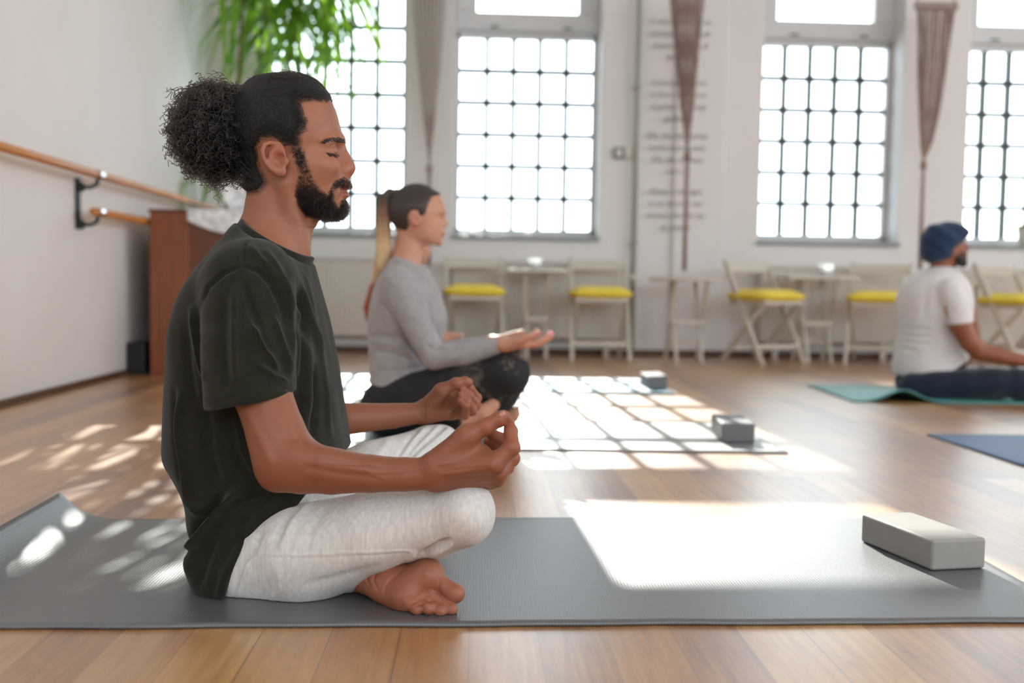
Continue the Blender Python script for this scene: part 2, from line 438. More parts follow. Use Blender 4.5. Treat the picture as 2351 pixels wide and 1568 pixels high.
    def loft(s, zs, x0, x1, y0, y1, e=2., k=.01, op='u'):
        "stack of rounded cross-sections: at height z from x0..x1 and y0..y1"
        o = np.argsort(zs); zs = np.asarray(zs, float)[o]
        g = lambda t: np.asarray(t, float)[o] if hasattr(t, '__len__') else np.full(len(zs), float(t))
        x0, x1, y0, y1, e = g(x0), g(x1), g(y0), g(y1), g(e)
        p = k+3*s.h
        lo = (x0.min()-p, y0.min()-p, zs[0]-p); hi = (x1.max()+p, y1.max()+p, zs[-1]+p)
        def fn(X, Y, Z):
            I = lambda t: smooth_interp(Z.ravel(), zs, t)[None, None, :].astype(np.float32)
            a0, a1, b0, b1, ee = I(x0), I(x1), I(y0), I(y1), I(e)
            cx, rx, cy_, ry = (a0+a1)/2, np.maximum((a1-a0)/2, 1e-4), (b0+b1)/2, np.maximum((b1-b0)/2, 1e-4)
            q = (np.abs((X-cx)/rx)**ee+np.abs((Y-cy_)/ry)**ee)**(1/ee)
            d = (q-1)*np.minimum(rx, ry)
            dz = np.maximum(zs[0]-Z, Z-zs[-1])
            return np.maximum(d, dz).astype(np.float32)
        return s.put(lo, hi, fn, k, op)
    def plane_cut(s, c, n, k=.003, lo=None, hi=None):
        "removes what lies on the side the normal points to"
        c = np.asarray(c, float); n = np.asarray(n, float); n = n/np.linalg.norm(n)
        lo = s.lo if lo is None else lo; hi = s.lo+s.h*s.n if hi is None else hi
        return s.put(lo, hi, lambda X, Y, Z: -((X-c[0])*n[0]+(Y-c[1])*n[1]+(Z-c[2])*n[2]), k, 's')
    def mesh(s, smooth=1):
        "surface nets"
        ins = s.d < 0
        cnt = np.zeros(np.array(s.n)-1, np.uint8)
        for i in (0, 1):
            for j in (0, 1):
                for k in (0, 1):
                    cnt += ins[i:s.n[0]-1+i, j:s.n[1]-1+j, k:s.n[2]-1+k]
        m = (cnt > 0) & (cnt < 8)
        I, J, K = np.nonzero(m); del cnt
        nz, ny = s.n[2]-1, s.n[1]-1
        flat = (I.astype(np.int64)*ny+J)*nz+K
        off = [(i, j, k) for i in (0, 1) for j in (0, 1) for k in (0, 1)]
        C = np.stack([s.d[I+a, J+b, K+c] for a, b, c in off], 1)
        P = np.zeros((len(I), 3)); N = np.zeros(len(I))
        for a in range(8):
            for b in range(a+1, 8):
                df = [off[b][q]-off[a][q] for q in range(3)]
                if sum(map(abs, df)) != 1: continue
                cr = (C[:, a] < 0) != (C[:, b] < 0)
                t = np.where(cr, C[:, a]/np.where(cr, C[:, a]-C[:, b], 1), 0)
                for q in range(3): P[:, q] += np.where(cr, off[a][q]+t*df[q], 0)
                N += cr
        P /= N[:, None]
        V = s.lo+(P+np.stack([I, J, K], 1))*s.h
        Fc = []
        for ax in range(3):
            sl0 = [slice(0, s.n[q]-1 if q == ax else s.n[q]-1) for q in range(3)]
            a = [slice(1, s.n[q]-1) for q in range(3)]; b = list(a)
            a[ax] = slice(0, s.n[ax]-1); b[ax] = slice(1, s.n[ax])
            A = ins[tuple(a)]; B = ins[tuple(b)]
            e = np.nonzero(A != B); sg = A[e]
            base = [e[q]+(0 if q == ax else 1) for q in range(3)]
            u, v = (ax+1) % 3, (ax+2) % 3
            def cell(du, dv):
                c = [q.copy() for q in base]; c[u] -= du; c[v] -= dv
                return np.searchsorted(flat, (c[0].astype(np.int64)*ny+c[1])*nz+c[2])
            q = np.stack([cell(1, 1), cell(0, 1), cell(0, 0), cell(1, 0)], 1)
            q[~sg] = q[~sg][:, ::-1]; Fc.append(q)
        Fc = np.concatenate(Fc)
        if (V[Fc[:, 0]]*np.cross(V[Fc[:, 1]]-V[Fc[:, 0]], V[Fc[:, 2]]-V[Fc[:, 0]])).sum() < 0: Fc = Fc[:, ::-1].copy()
        V = relax(V, Fc, smooth)
        return V, Fc
    def merge(s, o, k): s.d = smin(s.d, o.d, k); return s
    def like(s):
        o = Field(s.lo, s.lo+s.h*8, s.h); o.n = s.n.copy(); o.ax = s.ax; o.d = np.full(s.n, 9., np.float32); return o
    def poly(s, pts, k=.004, op='i', ylo=-9, yhi=9):
        "keeps (or cuts) what lies inside an outline in x,z, whatever its y"
        pts = np.asarray(pts, float)
        X, Z = s.ax[0][:, None], s.ax[2][None, :]
        D = np.full((s.n[0], s.n[2]), 1e9); S = np.zeros(D.shape, bool)
        for i in range(len(pts)):
            ax, az = pts[i]; bx, bz = pts[(i+1) % len(pts)]; dx, dz = bx-ax, bz-az
            t = np.clip(((X-ax)*dx+(Z-az)*dz)/(dx*dx+dz*dz), 0, 1)
            D = np.minimum(D, np.hypot(X-ax-t*dx, Z-az-t*dz))
            c = ((az > Z) != (bz > Z)) & (X < ax+(Z-az)*dx/(dz if abs(dz) > 1e-9 else 1e-9)); S ^= c
        D = np.where(S, -D, D).astype(np.float32)[:, None, :]
        ys = s.ax[1]; a, b = np.searchsorted(ys, ylo), np.searchsorted(ys, yhi)
        c = s.d[:, a:b]
        s.d[:, a:b] = -smin(-c, -D+0*c, k) if op == 'i' else -smin(-c, D+0*c, k)
        return s
def in_poly(x, y, pts):
    S = np.zeros(len(x), bool)
    for i in range(len(pts)):
        ax, ay = pts[i]; bx, by = pts[(i+1) % len(pts)]
        S ^= ((ay > y) != (by > y)) & (x < ax+(y-ay)*(bx-ax)/((by-ay) if abs(by-ay) > 1e-9 else 1e-9))
    return S
def sample(V, Fc, sel, n, r):
    "random points on the selected faces"
    idx = np.nonzero(sel[Fc].all(1))[0]; f = Fc[r.choice(idx, n)]
    w = r.dirichlet((1, 1, 1, 1), n)
    return (V[f]*w[:, :, None]).sum(1), f
def smooth_interp(x, xp, fp):
    "monotone-ish cubic interpolation (Catmull-Rom)"
    x = np.clip(x, xp[0], xp[-1]); i = np.clip(np.searchsorted(xp, x)-1, 0, len(xp)-2)
    h = np.diff(xp); m = np.gradient(fp, xp) if len(xp) > 2 else np.full(len(xp), (fp[-1]-fp[0])/(xp[-1]-xp[0]))
    t = (x-xp[i])/h[i]; t2, t3 = t*t, t*t*t
    return (2*t3-3*t2+1)*fp[i]+(t3-2*t2+t)*h[i]*m[i]+(-2*t3+3*t2)*fp[i+1]+(t3-t2)*h[i]*m[i+1]
def relax(V, Fc, it, f=.5):
    if not it: return V
    e = np.concatenate([Fc[:, [0, 1]], Fc[:, [1, 2]], Fc[:, [2, 3]], Fc[:, [3, 0]]]); e = np.concatenate([e, e[:, ::-1]])
    n = np.bincount(e[:, 0], minlength=len(V))
    for _ in range(it):
        A = np.stack([np.bincount(e[:, 0], V[e[:, 1], q], len(V)) for q in range(3)], 1)/np.maximum(n, 1)[:, None]
        V = V+(A-V)*f
    return V
def normals(V, Fc):
    n = np.cross(V[Fc[:, 2]]-V[Fc[:, 0]], V[Fc[:, 3]]-V[Fc[:, 1]])
    N = np.zeros_like(V)
    for q in range(3):
        for c in range(4): N[:, q] += np.bincount(Fc[:, c], n[:, q], len(V))
    return N/np.maximum(np.linalg.norm(N, axis=1), 1e-12)[:, None]
def seg_dist(qx, qy, pts):
    "distance of picture points to a polyline, and the position along it"
    D = np.full(len(qx), 1e9); T = np.zeros(len(qx)); n = len(pts)-1
    for i in range(n):
        ax, ay = pts[i]; bx, by = pts[i+1]; dx, dy = bx-ax, by-ay
        t = np.clip(((qx-ax)*dx+(qy-ay)*dy)/(dx*dx+dy*dy), 0, 1)
        d = np.hypot(qx-ax-t*dx, qy-ay-t*dy); m = d < D
        D[m] = d[m]; T[m] = (i+t[m])/n
    return D, T
def folds(V, Fc, lines, px_per_m, mask=None):
    "raises creases and folds in cloth: (line of points, width, height in metres; negative for a groove)"
    N = normals(V, Fc); x, y = PROJ(V); h = np.zeros(len(V))
    for ln, w, a in lines:
        d, t = seg_dist(x, y, ln)
        h += a*np.exp(-(d/w)**2)*np.clip(np.minimum(t, 1-t)*5, 0, 1)**.7
    face = np.clip((CAM[None]-V) @ np.ones((3, 1)), 0, None)
    vd = CAM-V; vd /= np.linalg.norm(vd, axis=1)[:, None]
    w = np.clip((N*vd).sum(1)*2.5, 0, 1)
    if mask is not None: w = w*mask
    return V+N*(h*w)[:, None]
def vnoise(P, scale, seed=0):
    "cheap smooth noise from a few waves"
    r = np.random.default_rng(seed); o = np.zeros(len(P))
    for i in range(10):
        k = r.normal(size=3); k *= scale*(.6+r.random()*1.2)/np.linalg.norm(k); o += np.sin(P @ k+r.random()*6.28)
    return o/10**.5
def attr(o, name, val):
    a = o.data.attributes.new(name, 'FLOAT', 'POINT'); a.data.foreach_set('value', np.asarray(val, np.float32))
def strands(name, curves, radius, m, parent=None, taper=True):
    "hair strands: list of (n,3) arrays"
    hc = bpy.data.hair_curves.new(name); o = bpy.data.objects.new(name, hc); COL.objects.link(o)
    sizes = [len(c) for c in curves]; hc.add_curves(sizes)
    P = np.concatenate(curves).astype(np.float32)
    hc.attributes['position'].data.foreach_set('vector', P.ravel())
    ra = hc.attributes.get('radius') or hc.attributes.new('radius', 'FLOAT', 'POINT')
    if taper: R = np.concatenate([radius*(1-.75*np.linspace(0, 1, n)**2) for n in sizes])
    else: R = np.full(len(P), radius)
    ra.data.foreach_set('value', R.astype(np.float32))
    hc.materials.append(m)
    if parent is not None: o.parent = parent; o.matrix_parent_inverse = Matrix.Translation(parent.location).inverted()
    return o
# ------------------------------------------------------------------ materials of people
def skin_mat(name, c, lip, rough=.5):
    t = NT(name); v = t.coords()
    f = t.noise(v, 9, 3); f2 = t.noise(v, 70, 3)
    col = t.ramp(t.math('ADD', t.math('MULTIPLY', f, .7), t.math('MULTIPLY', f2, .3)), [(.35, shade(c, .88)), (.65, shade(c, 1.1))])
    for a, cc, k in (('tanned', (c[0]*.80, c[1]*.70, c[2]*.62, 1), 1.), ('flush', shade((c[0], c[1]*.72, c[2]*.72), 1.04), .8), ('lip', lip, .85), ('stubble', srgb(34, 28, 27), .8)):
        at = t.n('ShaderNodeAttribute', attribute_name=a)
        col = t.mix(t.math('MULTIPLY', at.outputs['Fac'], k), col, cc)
    t.bsdf(col, rough, Subsurface_Weight=.06, Subsurface_Radius=(.012, .005, .003), Specular_IOR_Level=.45)
    t.bump(t.noise(v, 420, 4, .7), .10, .002)
    return t.m
def hair_mat(name, c, rough=.35):
    t = NT(name); h = t.n('ShaderNodeBsdfHairPrincipled'); h.parametrization = 'COLOR'
    h.inputs['Color'].default_value = c; h.inputs['Roughness'].default_value = rough; h.inputs['Radial Roughness'].default_value = .5
    t.l(h.outputs[0], t.out.inputs[0]); return t.m
def cloth_mat(name, c, var=.1, scale=30, stretch=(1, 1, 1), bump=.25, bscale=700, sheen=.3, c2=None, stain=None):
    t = NT(name); v = t.coords(stretch)
    f = t.noise(v, scale, 5, .65)
    col = t.ramp(f, [(.36, shade(c, 1-var)), (.64, c2 or shade(c, 1+var))])
    t.bsdf(col, .9, Sheen_Weight=sheen, Specular_IOR_Level=.2)
    t.bump(t.noise(t.coords(), bscale, 3, .7), bump, .002)
    return t.m
M_SKIN = skin_mat('tan_skin', srgb(164, 108, 82), srgb(136, 74, 64))
M_HAIR = hair_mat('black_hair', srgb(9, 7, 7))
M_CURL = hair_mat('dark_curl_hair', srgb(12, 8, 7))
M_BEARD = hair_mat('dark_beard_hair', srgb(22, 16, 14))
M_HAIRCAP = mat('black_hair_mass', srgb(14, 13, 14), .6, .25, 60, .5, 260)
M_SHIRT = cloth_mat('dark_olive_jersey', srgb(34, 34, 25), .14, 60, (1, 1, 1), .3, 800, .15)
M_PANTS = cloth_mat('light_grey_marl', srgb(224, 222, 219), .10, 16, (12, 12, 2.2), .22, 600, .25)
M_NAIL = mat('nail', srgb(196, 140, 118), .3, .03)

# ------------------------------------------------------------------ the man on the near mat
MID = 1.74
def P(px, py, Y=MID): return PY(px, py, Y)
def tri(pts):
    "(px, py, Y, radius) -> points, radii"
    return [P(a, b, c) for a, b, c, r in pts], [q[3] for q in pts]
def man_head(F, grow=0., detail=True):
    g = grow
    rows = [(198, 722, 612, .040), (215, 740, 596, .052), (237, 755, 578, .063), (272, 771, 565, .071), (304, 782, 561, .074), (327, 785, 562, .0745), (345, 778, 568, .073),
            (364, 778, 580, .0705), (387, 782, 598, .068), (403, 785, 615, .0655), (423, 789, 640, .062), (440, 789, 662, .058),
            (455, 787, 678, .053), (470, 784, 697, .047), (484, 780, 715, .038), (496, 766, 728, .027)]
    z = [P(690, r[0])[2] for r in rows]
    F.loft(z, [P(r[2], r[0])[0]-g for r in rows], [P(r[1], r[0])[0]+g for r in rows], [MID-r[3]-g for r in rows], [MID+r[3]+g for r in rows], 2.25, .012)
    F.ell(P(663, 282), (.079+g, .0765+g, .077+g), .02)
    F.path(*tri([(640, 420, MID, .050+g), (634, 480, MID, .0515+g), (622, 545, MID, .056+g), (612, 600, MID, .07)]), k=.03)
    if not detail: return
    F.path(*tri([(688, 488, MID, .020), (694, 512, MID, .0185), (678, 560, MID, .020)]), k=.03)
    for s in (-1, 1):
        y = lambda o: MID+s*o
        F.path(*tri([(655, 425, y(.052), .011), (672, 500, y(.040), .012), (690, 580, y(.018), .012)]), k=.02)
        F.path(*tri([(782, 321, y(.008), .006), (771, 318, y(.028), .0065), (750, 328, y(.050), .006)]), k=.014)
        F.ell(P(748, 380, y(.048)), (.022, .014, .016), .025)
        F.ell(P(783, 345, y(.035)), (.013, .017, .0105), .014, op='s')
        F.ell(P(757, 347, y(.0325)), (.0128, .0135, .0128), .004)
        F.path(*tri([(773, 356, y(.024), .0030), (765, 359, y(.036), .0032), (751, 356, y(.045), .0028)]), k=.006)
        F.path(*tri([(775.5, 351, y(.026), .0011), (769, 353.5, y(.037), .0012), (757, 353, y(.0445), .0012), (749, 350, y(.047), .0010)]), k=.0022, op='s')
        F.path(*tri([(781, 336, y(.022), .0012), (772, 334, y(.036), .0012), (757, 336, y(.046), .0010)]), k=.003, op='s')
        F.ell(P(784, 391, y(.0135)), (.0115, .0075, .0092), .008)
        F.ell(P(794, 398, y(.0078)), (.0072, .0040, .0042), .003, op='s')
        F.path(*tri([(775, 381, y(.0185), .0014), (773, 390, y(.0205), .0016), (779, 399, y(.0175), .0014)]), k=.004, op='s')
        F.ell(P(760, 437, y(.030)), (.010, .010, .010), .012)
    F.path(*tri([(777, 337, MID, .0068), (790, 358, MID, .0080), (799, 378, MID, .0090)]), k=.010)
    F.path(*tri([(777, 347, MID, .0095), (786, 388, MID, .0135)]), k=.014)
    F.ell(P(802.0, 386.5), (.0102, .0105, .0092), .008)
    F.path(*tri([(803, 397, MID, .0046), (793, 403, MID, .0050)]), k=.006)
    F.ell(P(783, 418), (.0125, .022, .0125), .012)
    F.ell(P(795.5, 427.5), (.0085, .0185, .0058), .005)
    F.ell(P(790.5, 450), (.0088, .0165, .0082), .006)
    F.ell(P(775, 477), (.0130, .021, .0150), .014)
    for s in (-1, 1):
        F.path(*tri([(806, 437.5, MID, .0019), (797, 438, MID+s*.010, .0019), (783, 437.5, MID+s*.020, .0016), (769, 437, MID+s*.029, .0010)]), k=.0035, op='s')
    F.path(*tri([(800, 461, MID-.012, .0035), (800, 461, MID+.012, .0035)]), k=.008, op='s')
def man_ear(F, s):
    y = lambda o: MID+s*o
    R = rotm(math.radians(s*14))
    F.ell(P(629, 357, y(.0785)), (.0215, .0055, .0275), .008, rotm(math.radians(s*16)) @ rotm(0, math.radians(-12)))
    hx = [(645, 356, .0755), (640, 342, .0790), (633, 331.5, .0815), (621, 327.5, .0845), (608, 332, .0875), (602.5, 345, .0895), (605, 362, .0885), (613, 377, .0865), (624, 389, .0840), (637, 397, .0805)]
    F.path([P(a, b, y(c)) for a, b, c in hx], [.0030, .0032, .0034, .0036, .0038, .0038, .0038, .0038, .0042, .0048], k=.004)
    F.ell(P(646, 394, y(.0790)), (.0085, .0052, .0085), .006)
    F.path([P(a, b, y(c)) for a, b, c in [(632, 340, .0825), (621, 352, .0845), (620, 366, .0845), (628, 380, .0835), (641, 386, .081)]], [.0024, .003, .0034, .0034, .003], k=.005)
    F.ell(P(641, 368, y(.0860)), (.0095, .0075, .0120), .005, op='s')
    F.path([P(a, b, y(c)) for a, b, c in [(629, 336, .0860), (613, 345, .0905), (613, 362, .0900), (622, 379, .0880)]], [.0016, .0018, .0020, .0014], k=.003, op='s')
    F.ell(P(655, 371, y(.0765)), (.0062, .0052, .0075), .006)
RH = {  # right hand, seen from its back: joints (px, py, Y, radius)
 'index': [(1134, 1064, 1.425, .0140), (1175, 1027, 1.427, .0118), (1173, 990, 1.440, .0102), (1169, 972, 1.452, .0084)],
 'middle': [(1142, 1084, 1.447, .0136), (1175, 1052, 1.462, .0114), (1157, 1011, 1.478, .0098), (1129, 998, 1.478, .0086)],
 'ring': [(1138, 1097, 1.470, .0128), (1163, 1072, 1.490, .0107), (1149, 1031, 1.503, .0093), (1122, 1013, 1.500, .0083)],
 'pinky': [(1126, 1104, 1.490, .0112), (1142, 1087, 1.510, .0092), (1134, 1055, 1.520, .0082), (1117, 1040, 1.515, .0072)],
 'thumb': [(1072, 1001, 1.437, .0155), (1113, 980, 1.437, .0124), (1145, 962, 1.440, .0110), (1156, 955, 1.440, .0090)]}
LH = {  # left hand, palm towards us
 'index': [(1056, 905, 2.125, .0122), (1094, 914, 2.105, .0107), (1080, 893, 2.080, .0094), (1067, 883, 2.070, .0084)],
 'middle': [(1056, 920, 2.118, .0122), (1092, 930, 2.086, .0107), (1077, 908, 2.058, .0094), (1062, 894, 2.055, .0084)],
 'ring': [(1050, 936, 2.103, .0118), (1084, 943, 2.068, .0102), (1072, 921, 2.043, .0090), (1057, 906, 2.042, .0081)],
 'pinky': [(1036, 951, 2.086, .0112), (1066, 953, 2.052, .0094), (1070, 932, 2.030, .0083), (1056, 919, 2.030, .0073)],
 'thumb': [(1013, 898, 2.055, .0152), (1046, 880, 2.050, .0114), (1067, 876, 2.060, .0104), (1077, 878, 2.066, .0084)]}
def fingers(F, H):
    for f in ('index', 'middle', 'ring', 'pinky', 'thumb'):
        p, r = tri(H[f])
        F.rc(p[0], p[1], r[0], r[1]*.93, .009)
        F.rc(p[1], p[2], r[1]*.97, r[2]*.95, .0025); F.rc(p[2], p[3], r[2], r[3], .0012)
        F.ell(p[1], np.full(3, r[1]*1.06), .004); F.ell(p[2], np.full(3, r[2]*1.04), .003)
def man_body():
    F = Field((-.56, 1.36, -.004), (.16, 2.20, .90), .0020)
    # trunk (inside the clothes) and neck
    F.path(*tri([(602, 655, MID, .062), (585, 800, MID, .085), (570, 1000, MID, .075), (560, 1180, MID, .07)]), k=.03)
    man_head(F)
    man_ear(F, -1); man_ear(F, 1)
    for s in (-1, 1): F.path(*tri([(618, 570, MID+s*.02, .040), (590, 642, MID+s*.12, .042), (575, 665, MID+s*.16, .044)]), k=.04)
    # right arm
    F.path(*tri([(570, 665, 1.562, .043), (580, 800, 1.530, .0440), (603, 905, 1.507, .0425), (632, 990, 1.493, .0425), (652, 1050, 1.485, .0405)]), k=.03)
    F.path(*tri([(654, 1054, 1.485, .039), (700, 1074, 1.480, .0375), (760, 1082, 1.475, .034), (850, 1088, 1.465, .0275), (930, 1089, 1.455, .0248), (992, 1087, 1.448, .0235)]), k=.03)
    F.ell(P(631, 1092, 1.480), (.019, .017, .020), .02)
    F.path(*tri([(690, 1050, 1.46, .022), (740, 1062, 1.452, .021), (850, 1078, 1.450, .013)]), k=.02)
    for a, b, r0, r1 in (((1000, 1072, 1.442), (1134, 1064, 1.425), .0185, .0140), ((1000, 1084, 1.449), (1142, 1084, 1.447), .0190, .0136), ((1000, 1094, 1.456), (1138, 1097, 1.470), .018, .0128),
                         ((1000, 1100, 1.460), (1126, 1104, 1.490), .016, .0112), ((1004, 1066, 1.445), (1072, 1001, 1.437), .021, .0165), ((1028, 1052, 1.446), (1112, 1050, 1.440), .0185, .0135), ((1060, 1022, 1.443), (1104, 1036, 1.444), .015, .0100)):
        F.rc(P(*a), P(*b), r0, r1, .012)
    fingers(F, RH)
    for a, b in (((1010, 1083, 1.428), (1128, 1068, 1.412)), ((1010, 1092, 1.434), (1136, 1090, 1.432))): F.rc(P(*a), P(*b), .003, .0028, .008)
    # left arm
    F.path(*tri([(590, 655, 1.915, .050), (640, 850, 1.94, .046), (688, 972, 1.96, .040)]), k=.03)
    F.path(*tri([(688, 974, 1.96, .040), (730, 968, 1.975, .037), (790, 962, 2.0, .0325), (900, 955, 2.05, .0262), (965, 948, 2.075, .0215)]), k=.03)
    for a, b, r0, r1 in (((975, 938, 2.079), (1056, 905, 2.125), .0165, .0122), ((975, 944, 2.080), (1056, 920, 2.118), .0165, .0122), ((975, 950, 2.078), (1050, 936, 2.103), .016, .0118),
                         ((975, 956, 2.074), (1036, 951, 2.086), .0150, .0112), ((982, 934, 2.070), (1013, 898, 2.055), .0195, .0155), ((985, 946, 2.074), (1030, 936, 2.090), .0175, .0130), ((1000, 920, 2.075), (1028, 915, 2.095), .015, .0105)):
        F.rc(P(*a), P(*b), r0, r1, .011)
    fingers(F, LH)
    # left foot, sole towards us
    F.path(*tri([(800, 1302, 1.600, .034), (850, 1322, 1.555, .030), (900, 1335, 1.530, .029), (950, 1345, 1.512, .0285)]), k=.03)
    F.rc(P(983, 1320, 1.508), P(928, 1370, 1.497), .0255, .0195, .022)
    F.rc(P(880, 1352, 1.525), P(935, 1380, 1.50), .020, .0185, .02)
    F.ell(P(985, 1322, 1.492), (.020, .012, .019), .012); F.ell(P(932, 1368, 1.486), (.018, .011, .014), .012)
    F.path(*tri([(800, 1300, 1.600, .034), (740, 1290, 1.64, .036), (700, 1285, 1.68, .034)]), k=.03)
    footbase = F.d.copy()
    for T, kk in (([(996, 1328, 1.497, .0150), (1020, 1344, 1.490, .0122), (1044, 1362, 1.484, .0146)], .007), ([(985, 1358, 1.490, .0085), (1010, 1378, 1.481, .0072), (1036, 1399, 1.472, .0092)], .005),
              ([(970, 1368, 1.488, .0080), (994, 1388, 1.474, .0070), (1011, 1402, 1.467, .0092)], .005), ([(950, 1376, 1.486, .0080), (970, 1389, 1.474, .0072), (984, 1396, 1.466, .0095)], .005), ([(925, 1380, 1.486, .0085), (945, 1392, 1.477, .0075), (958, 1399, 1.470, .0088)], .005)):
        G = Field((.86*0-.14, 1.43, -.004), (.02, 1.54, .12), F.h); G.lo = F.lo+np.round((G.lo-F.lo)/F.h)*F.h; G = Field(G.lo, (.02, 1.54, .12), F.h)
        p, r = tri(T); G.path(p, r, k=.004); G.ell(p[2]+np.array([0, -.001, 0]), np.full(3, r[2])*[1.06, .95, 1.0], .003)
        i0 = np.round((G.lo-F.lo)/F.h).astype(int); sl = tuple(slice(i0[q], i0[q]+G.n[q]) for q in range(3))
        base = footbase[sl]; F.d[sl] = np.minimum(F.d[sl], smin(base, G.d, kk))
    # legs inside the trousers, right foot tucked under the left leg
    F.path(*tri([(570, 1275, 1.64, .07), (850, 1225, 1.54, .05), (1060, 1178, 1.485, .032), (930, 1250, 1.62, .032), (830, 1290, 1.78, .03)]), k=.02)
    F.path(*tri([(600, 1230, 1.85, .07), (850, 1095, 1.99, .045), (1005, 1032, 2.065, .032), (960, 1180, 1.90, .034), (870, 1296, 1.67, .030), (800, 1302, 1.60, .032)]), k=.02)
    F.path(*tri([(830, 1290, 1.78, .03), (930, 1262, 1.84, .028), (1000, 1240, 1.88, .022)]), k=.02)
    V, Fc = F.mesh(1)
    V[:, 2] = np.maximum(V[:, 2], .0065)
    return V, Fc
BV, BF = man_body()
_L = [([(700, 1036), (780, 1052), (880, 1070), (950, 1072)], 7, .0022), ([(690, 1070), (780, 1088), (880, 1098)], 9, -.0022), ([(745, 1062), (820, 1068), (900, 1062), (975, 1060)], 2.6, .0011), ([(800, 1074), (860, 1086), (930, 1082), (985, 1072)], 2.4, .0010), ([(835, 1070), (850, 1090), (900, 1104)], 2.2, .0009),
  ([(655, 1000), (690, 1012), (708, 1030)], 5, -.0025), ([(560, 930), (600, 1010), (625, 1075)], 12, .0025), ([(640, 920), (655, 970), (675, 1005)], 12, .002), ([(1000, 1068), (1060, 1060), (1120, 1062)], 3.5, .0013), ([(1005, 1090), (1070, 1086), (1130, 1084)], 4, .0013), ([(1030, 1080), (1085, 1074), (1125, 1072)], 3, -.0011),
  ([(1030, 1040), (1055, 1018), (1068, 1004)], 5, .0012), ([(1098, 972), (1104, 984), (1108, 996)], 1.6, -.0007), ([(1104, 970), (1110, 982), (1114, 994)], 1.6, -.0007), ([(1140, 950), (1147, 958), (1150, 964)], 1.4, -.0006), ([(1160, 1008), (1172, 1012), (1184, 1010)], 1.6, -.0009), ([(1154, 1030), (1168, 1036)], 1.6, -.0008), ([(1120, 1008), (1140, 1004)], 1.2, -.0005),
  ([(973, 930), (976, 950), (974, 968)], 1.8, -.001), ([(1000, 912), (1022, 918), (1040, 930)], 2, -.0012), ([(1000, 938), (1025, 944), (1048, 946)], 2, -.0010), ([(1040, 945), (1043, 958)], 1.3, -.0009), ([(1056, 941), (1059, 956)], 1.3, -.0009), ([(1085, 895), (1092, 905)], 1.3, -.0006),
  ([(850, 1300), (842, 1330), (850, 1350)], 2.5, -.0022), ([(868, 1302), (856, 1332), (868, 1356)], 2.5, -.0022), ([(905, 1318), (885, 1345), (880, 1368)], 3, -.0018), ([(930, 1300), (905, 1325), (892, 1350)], 4, -.0016), ([(1012, 1322), (1008, 1345), (1006, 1358)], 2.2, -.0024), ([(1006, 1376), (975, 1382), (945, 1396)], 2.0, -.0020), ([(983, 1374), (990, 1388), (998, 1402)], 1.8, -.002), ([(1000, 1380), (1014, 1394), (1023, 1406)], 1.8, -.0022), ([(966, 1380), (970, 1394), (972, 1404)], 1.8, -.002), ([(970, 1310), (985, 1325), (975, 1350)], 12, .0018), ([(940, 1352), (925, 1372), (935, 1390)], 10, .0016)]
BV = folds(BV, BF, _L, 1500)
BN = normals(BV, BF)
man = link('person', BV, BF, M_SKIN, smooth=True)
tag(man, 'bearded man with curly bun and dark olive T-shirt sitting cross-legged on the nearest mat', 'person')
_m = BV.copy(); _m[:, 1] = np.where(_m[:, 1] > MID, 2*MID-_m[:, 1], _m[:, 1])
BX, BY = PROJ(_m); HEADV = (BV[:, 2] > .58)
BEARD = [(702, 352), (708, 372), (716, 390), (722, 412), (739, 433), (752, 444), (760, 424), (769, 411), (790, 402), (806, 414), (810, 431), (800, 431), (780, 431), (767, 438), (767, 455), (776, 474), (781, 456), (800, 455), (802, 470),
         (800, 502), (745, 502), (716, 496), (698, 490), (682, 468), (674, 444), (678, 421), (683, 398), (674, 366), (668, 345), (690, 335)]
dist_b, _ = seg_dist(BX, BY, BEARD+[BEARD[0]])
inb = in_poly(BX, BY, BEARD) & HEADV & (BV[:, 0] > P(664, 430)[0])
dense = np.interp(BY, [340, 372, 392, 415, 448, 470], [.95, .75, .42, .40, .85, 1]); dense = np.where(BX > 758, 1, dense)
stub = np.where(inb, np.clip(dist_b/9, 0, 1)*np.clip(dense*1.15, 0, 1), 0)
HAIRLINE = [(764, 232), (752, 239), (744, 238), (722, 236), (697, 238), (703, 262), (711, 284), (705, 300), (697, 313), (697, 335), (703, 352), (706, 376), (694, 386), (684, 376), (676, 352), (664, 338), (646, 324), (628, 316), (606, 322), (592, 345), (598, 375), (610, 398), (624, 418), (612, 436), (592, 450), (560, 450), (500, 400), (500, 130), (800, 130), (790, 210)]
inh = in_poly(BX, BY, HAIRLINE) & HEADV
dist_h, _ = seg_dist(BX, BY, HAIRLINE[:26])
hairm = np.where(inh, np.clip((dist_h+1)/14, 0, 1), 0)
attr(man, 'stubble', np.maximum(stub*.9, hairm*.95))
lipm = (in_poly(BX, BY, [(768, 436), (788, 427), (799, 423.5), (812, 428), (806, 440), (803, 452), (792, 457), (780, 449)]) & HEADV & (np.abs(BV[:, 1]-MID) < .027))
attr(man, 'lip', lipm*.8)
attr(man, 'tanned', np.clip((.50-BV[:, 2])/.08, 0, 1)*(1-np.clip((.12-BV[:, 2])/.05, 0, 1)*.6))  # skin mixed darker below the shoulders, less so at the feet
d_kn = np.min([np.linalg.norm(BV-P(*q[:3]), axis=1) for H in (RH, LH) for f in H.values() for q in f[1:]]+[np.linalg.norm(BV-P(632, 350, MID-.085), axis=1)/1.6, np.linalg.norm(BV-P(805, 388), axis=1)], axis=0)
sole = np.clip((P(900, 1300, 1.5)[2]-BV[:, 2])/.02, 0, 1)*(BV[:, 0] > P(840, 1300, 1.5)[0])*.5
attr(man, 'flush', np.clip(1-d_kn/.024, 0, 1)*.8+sole)

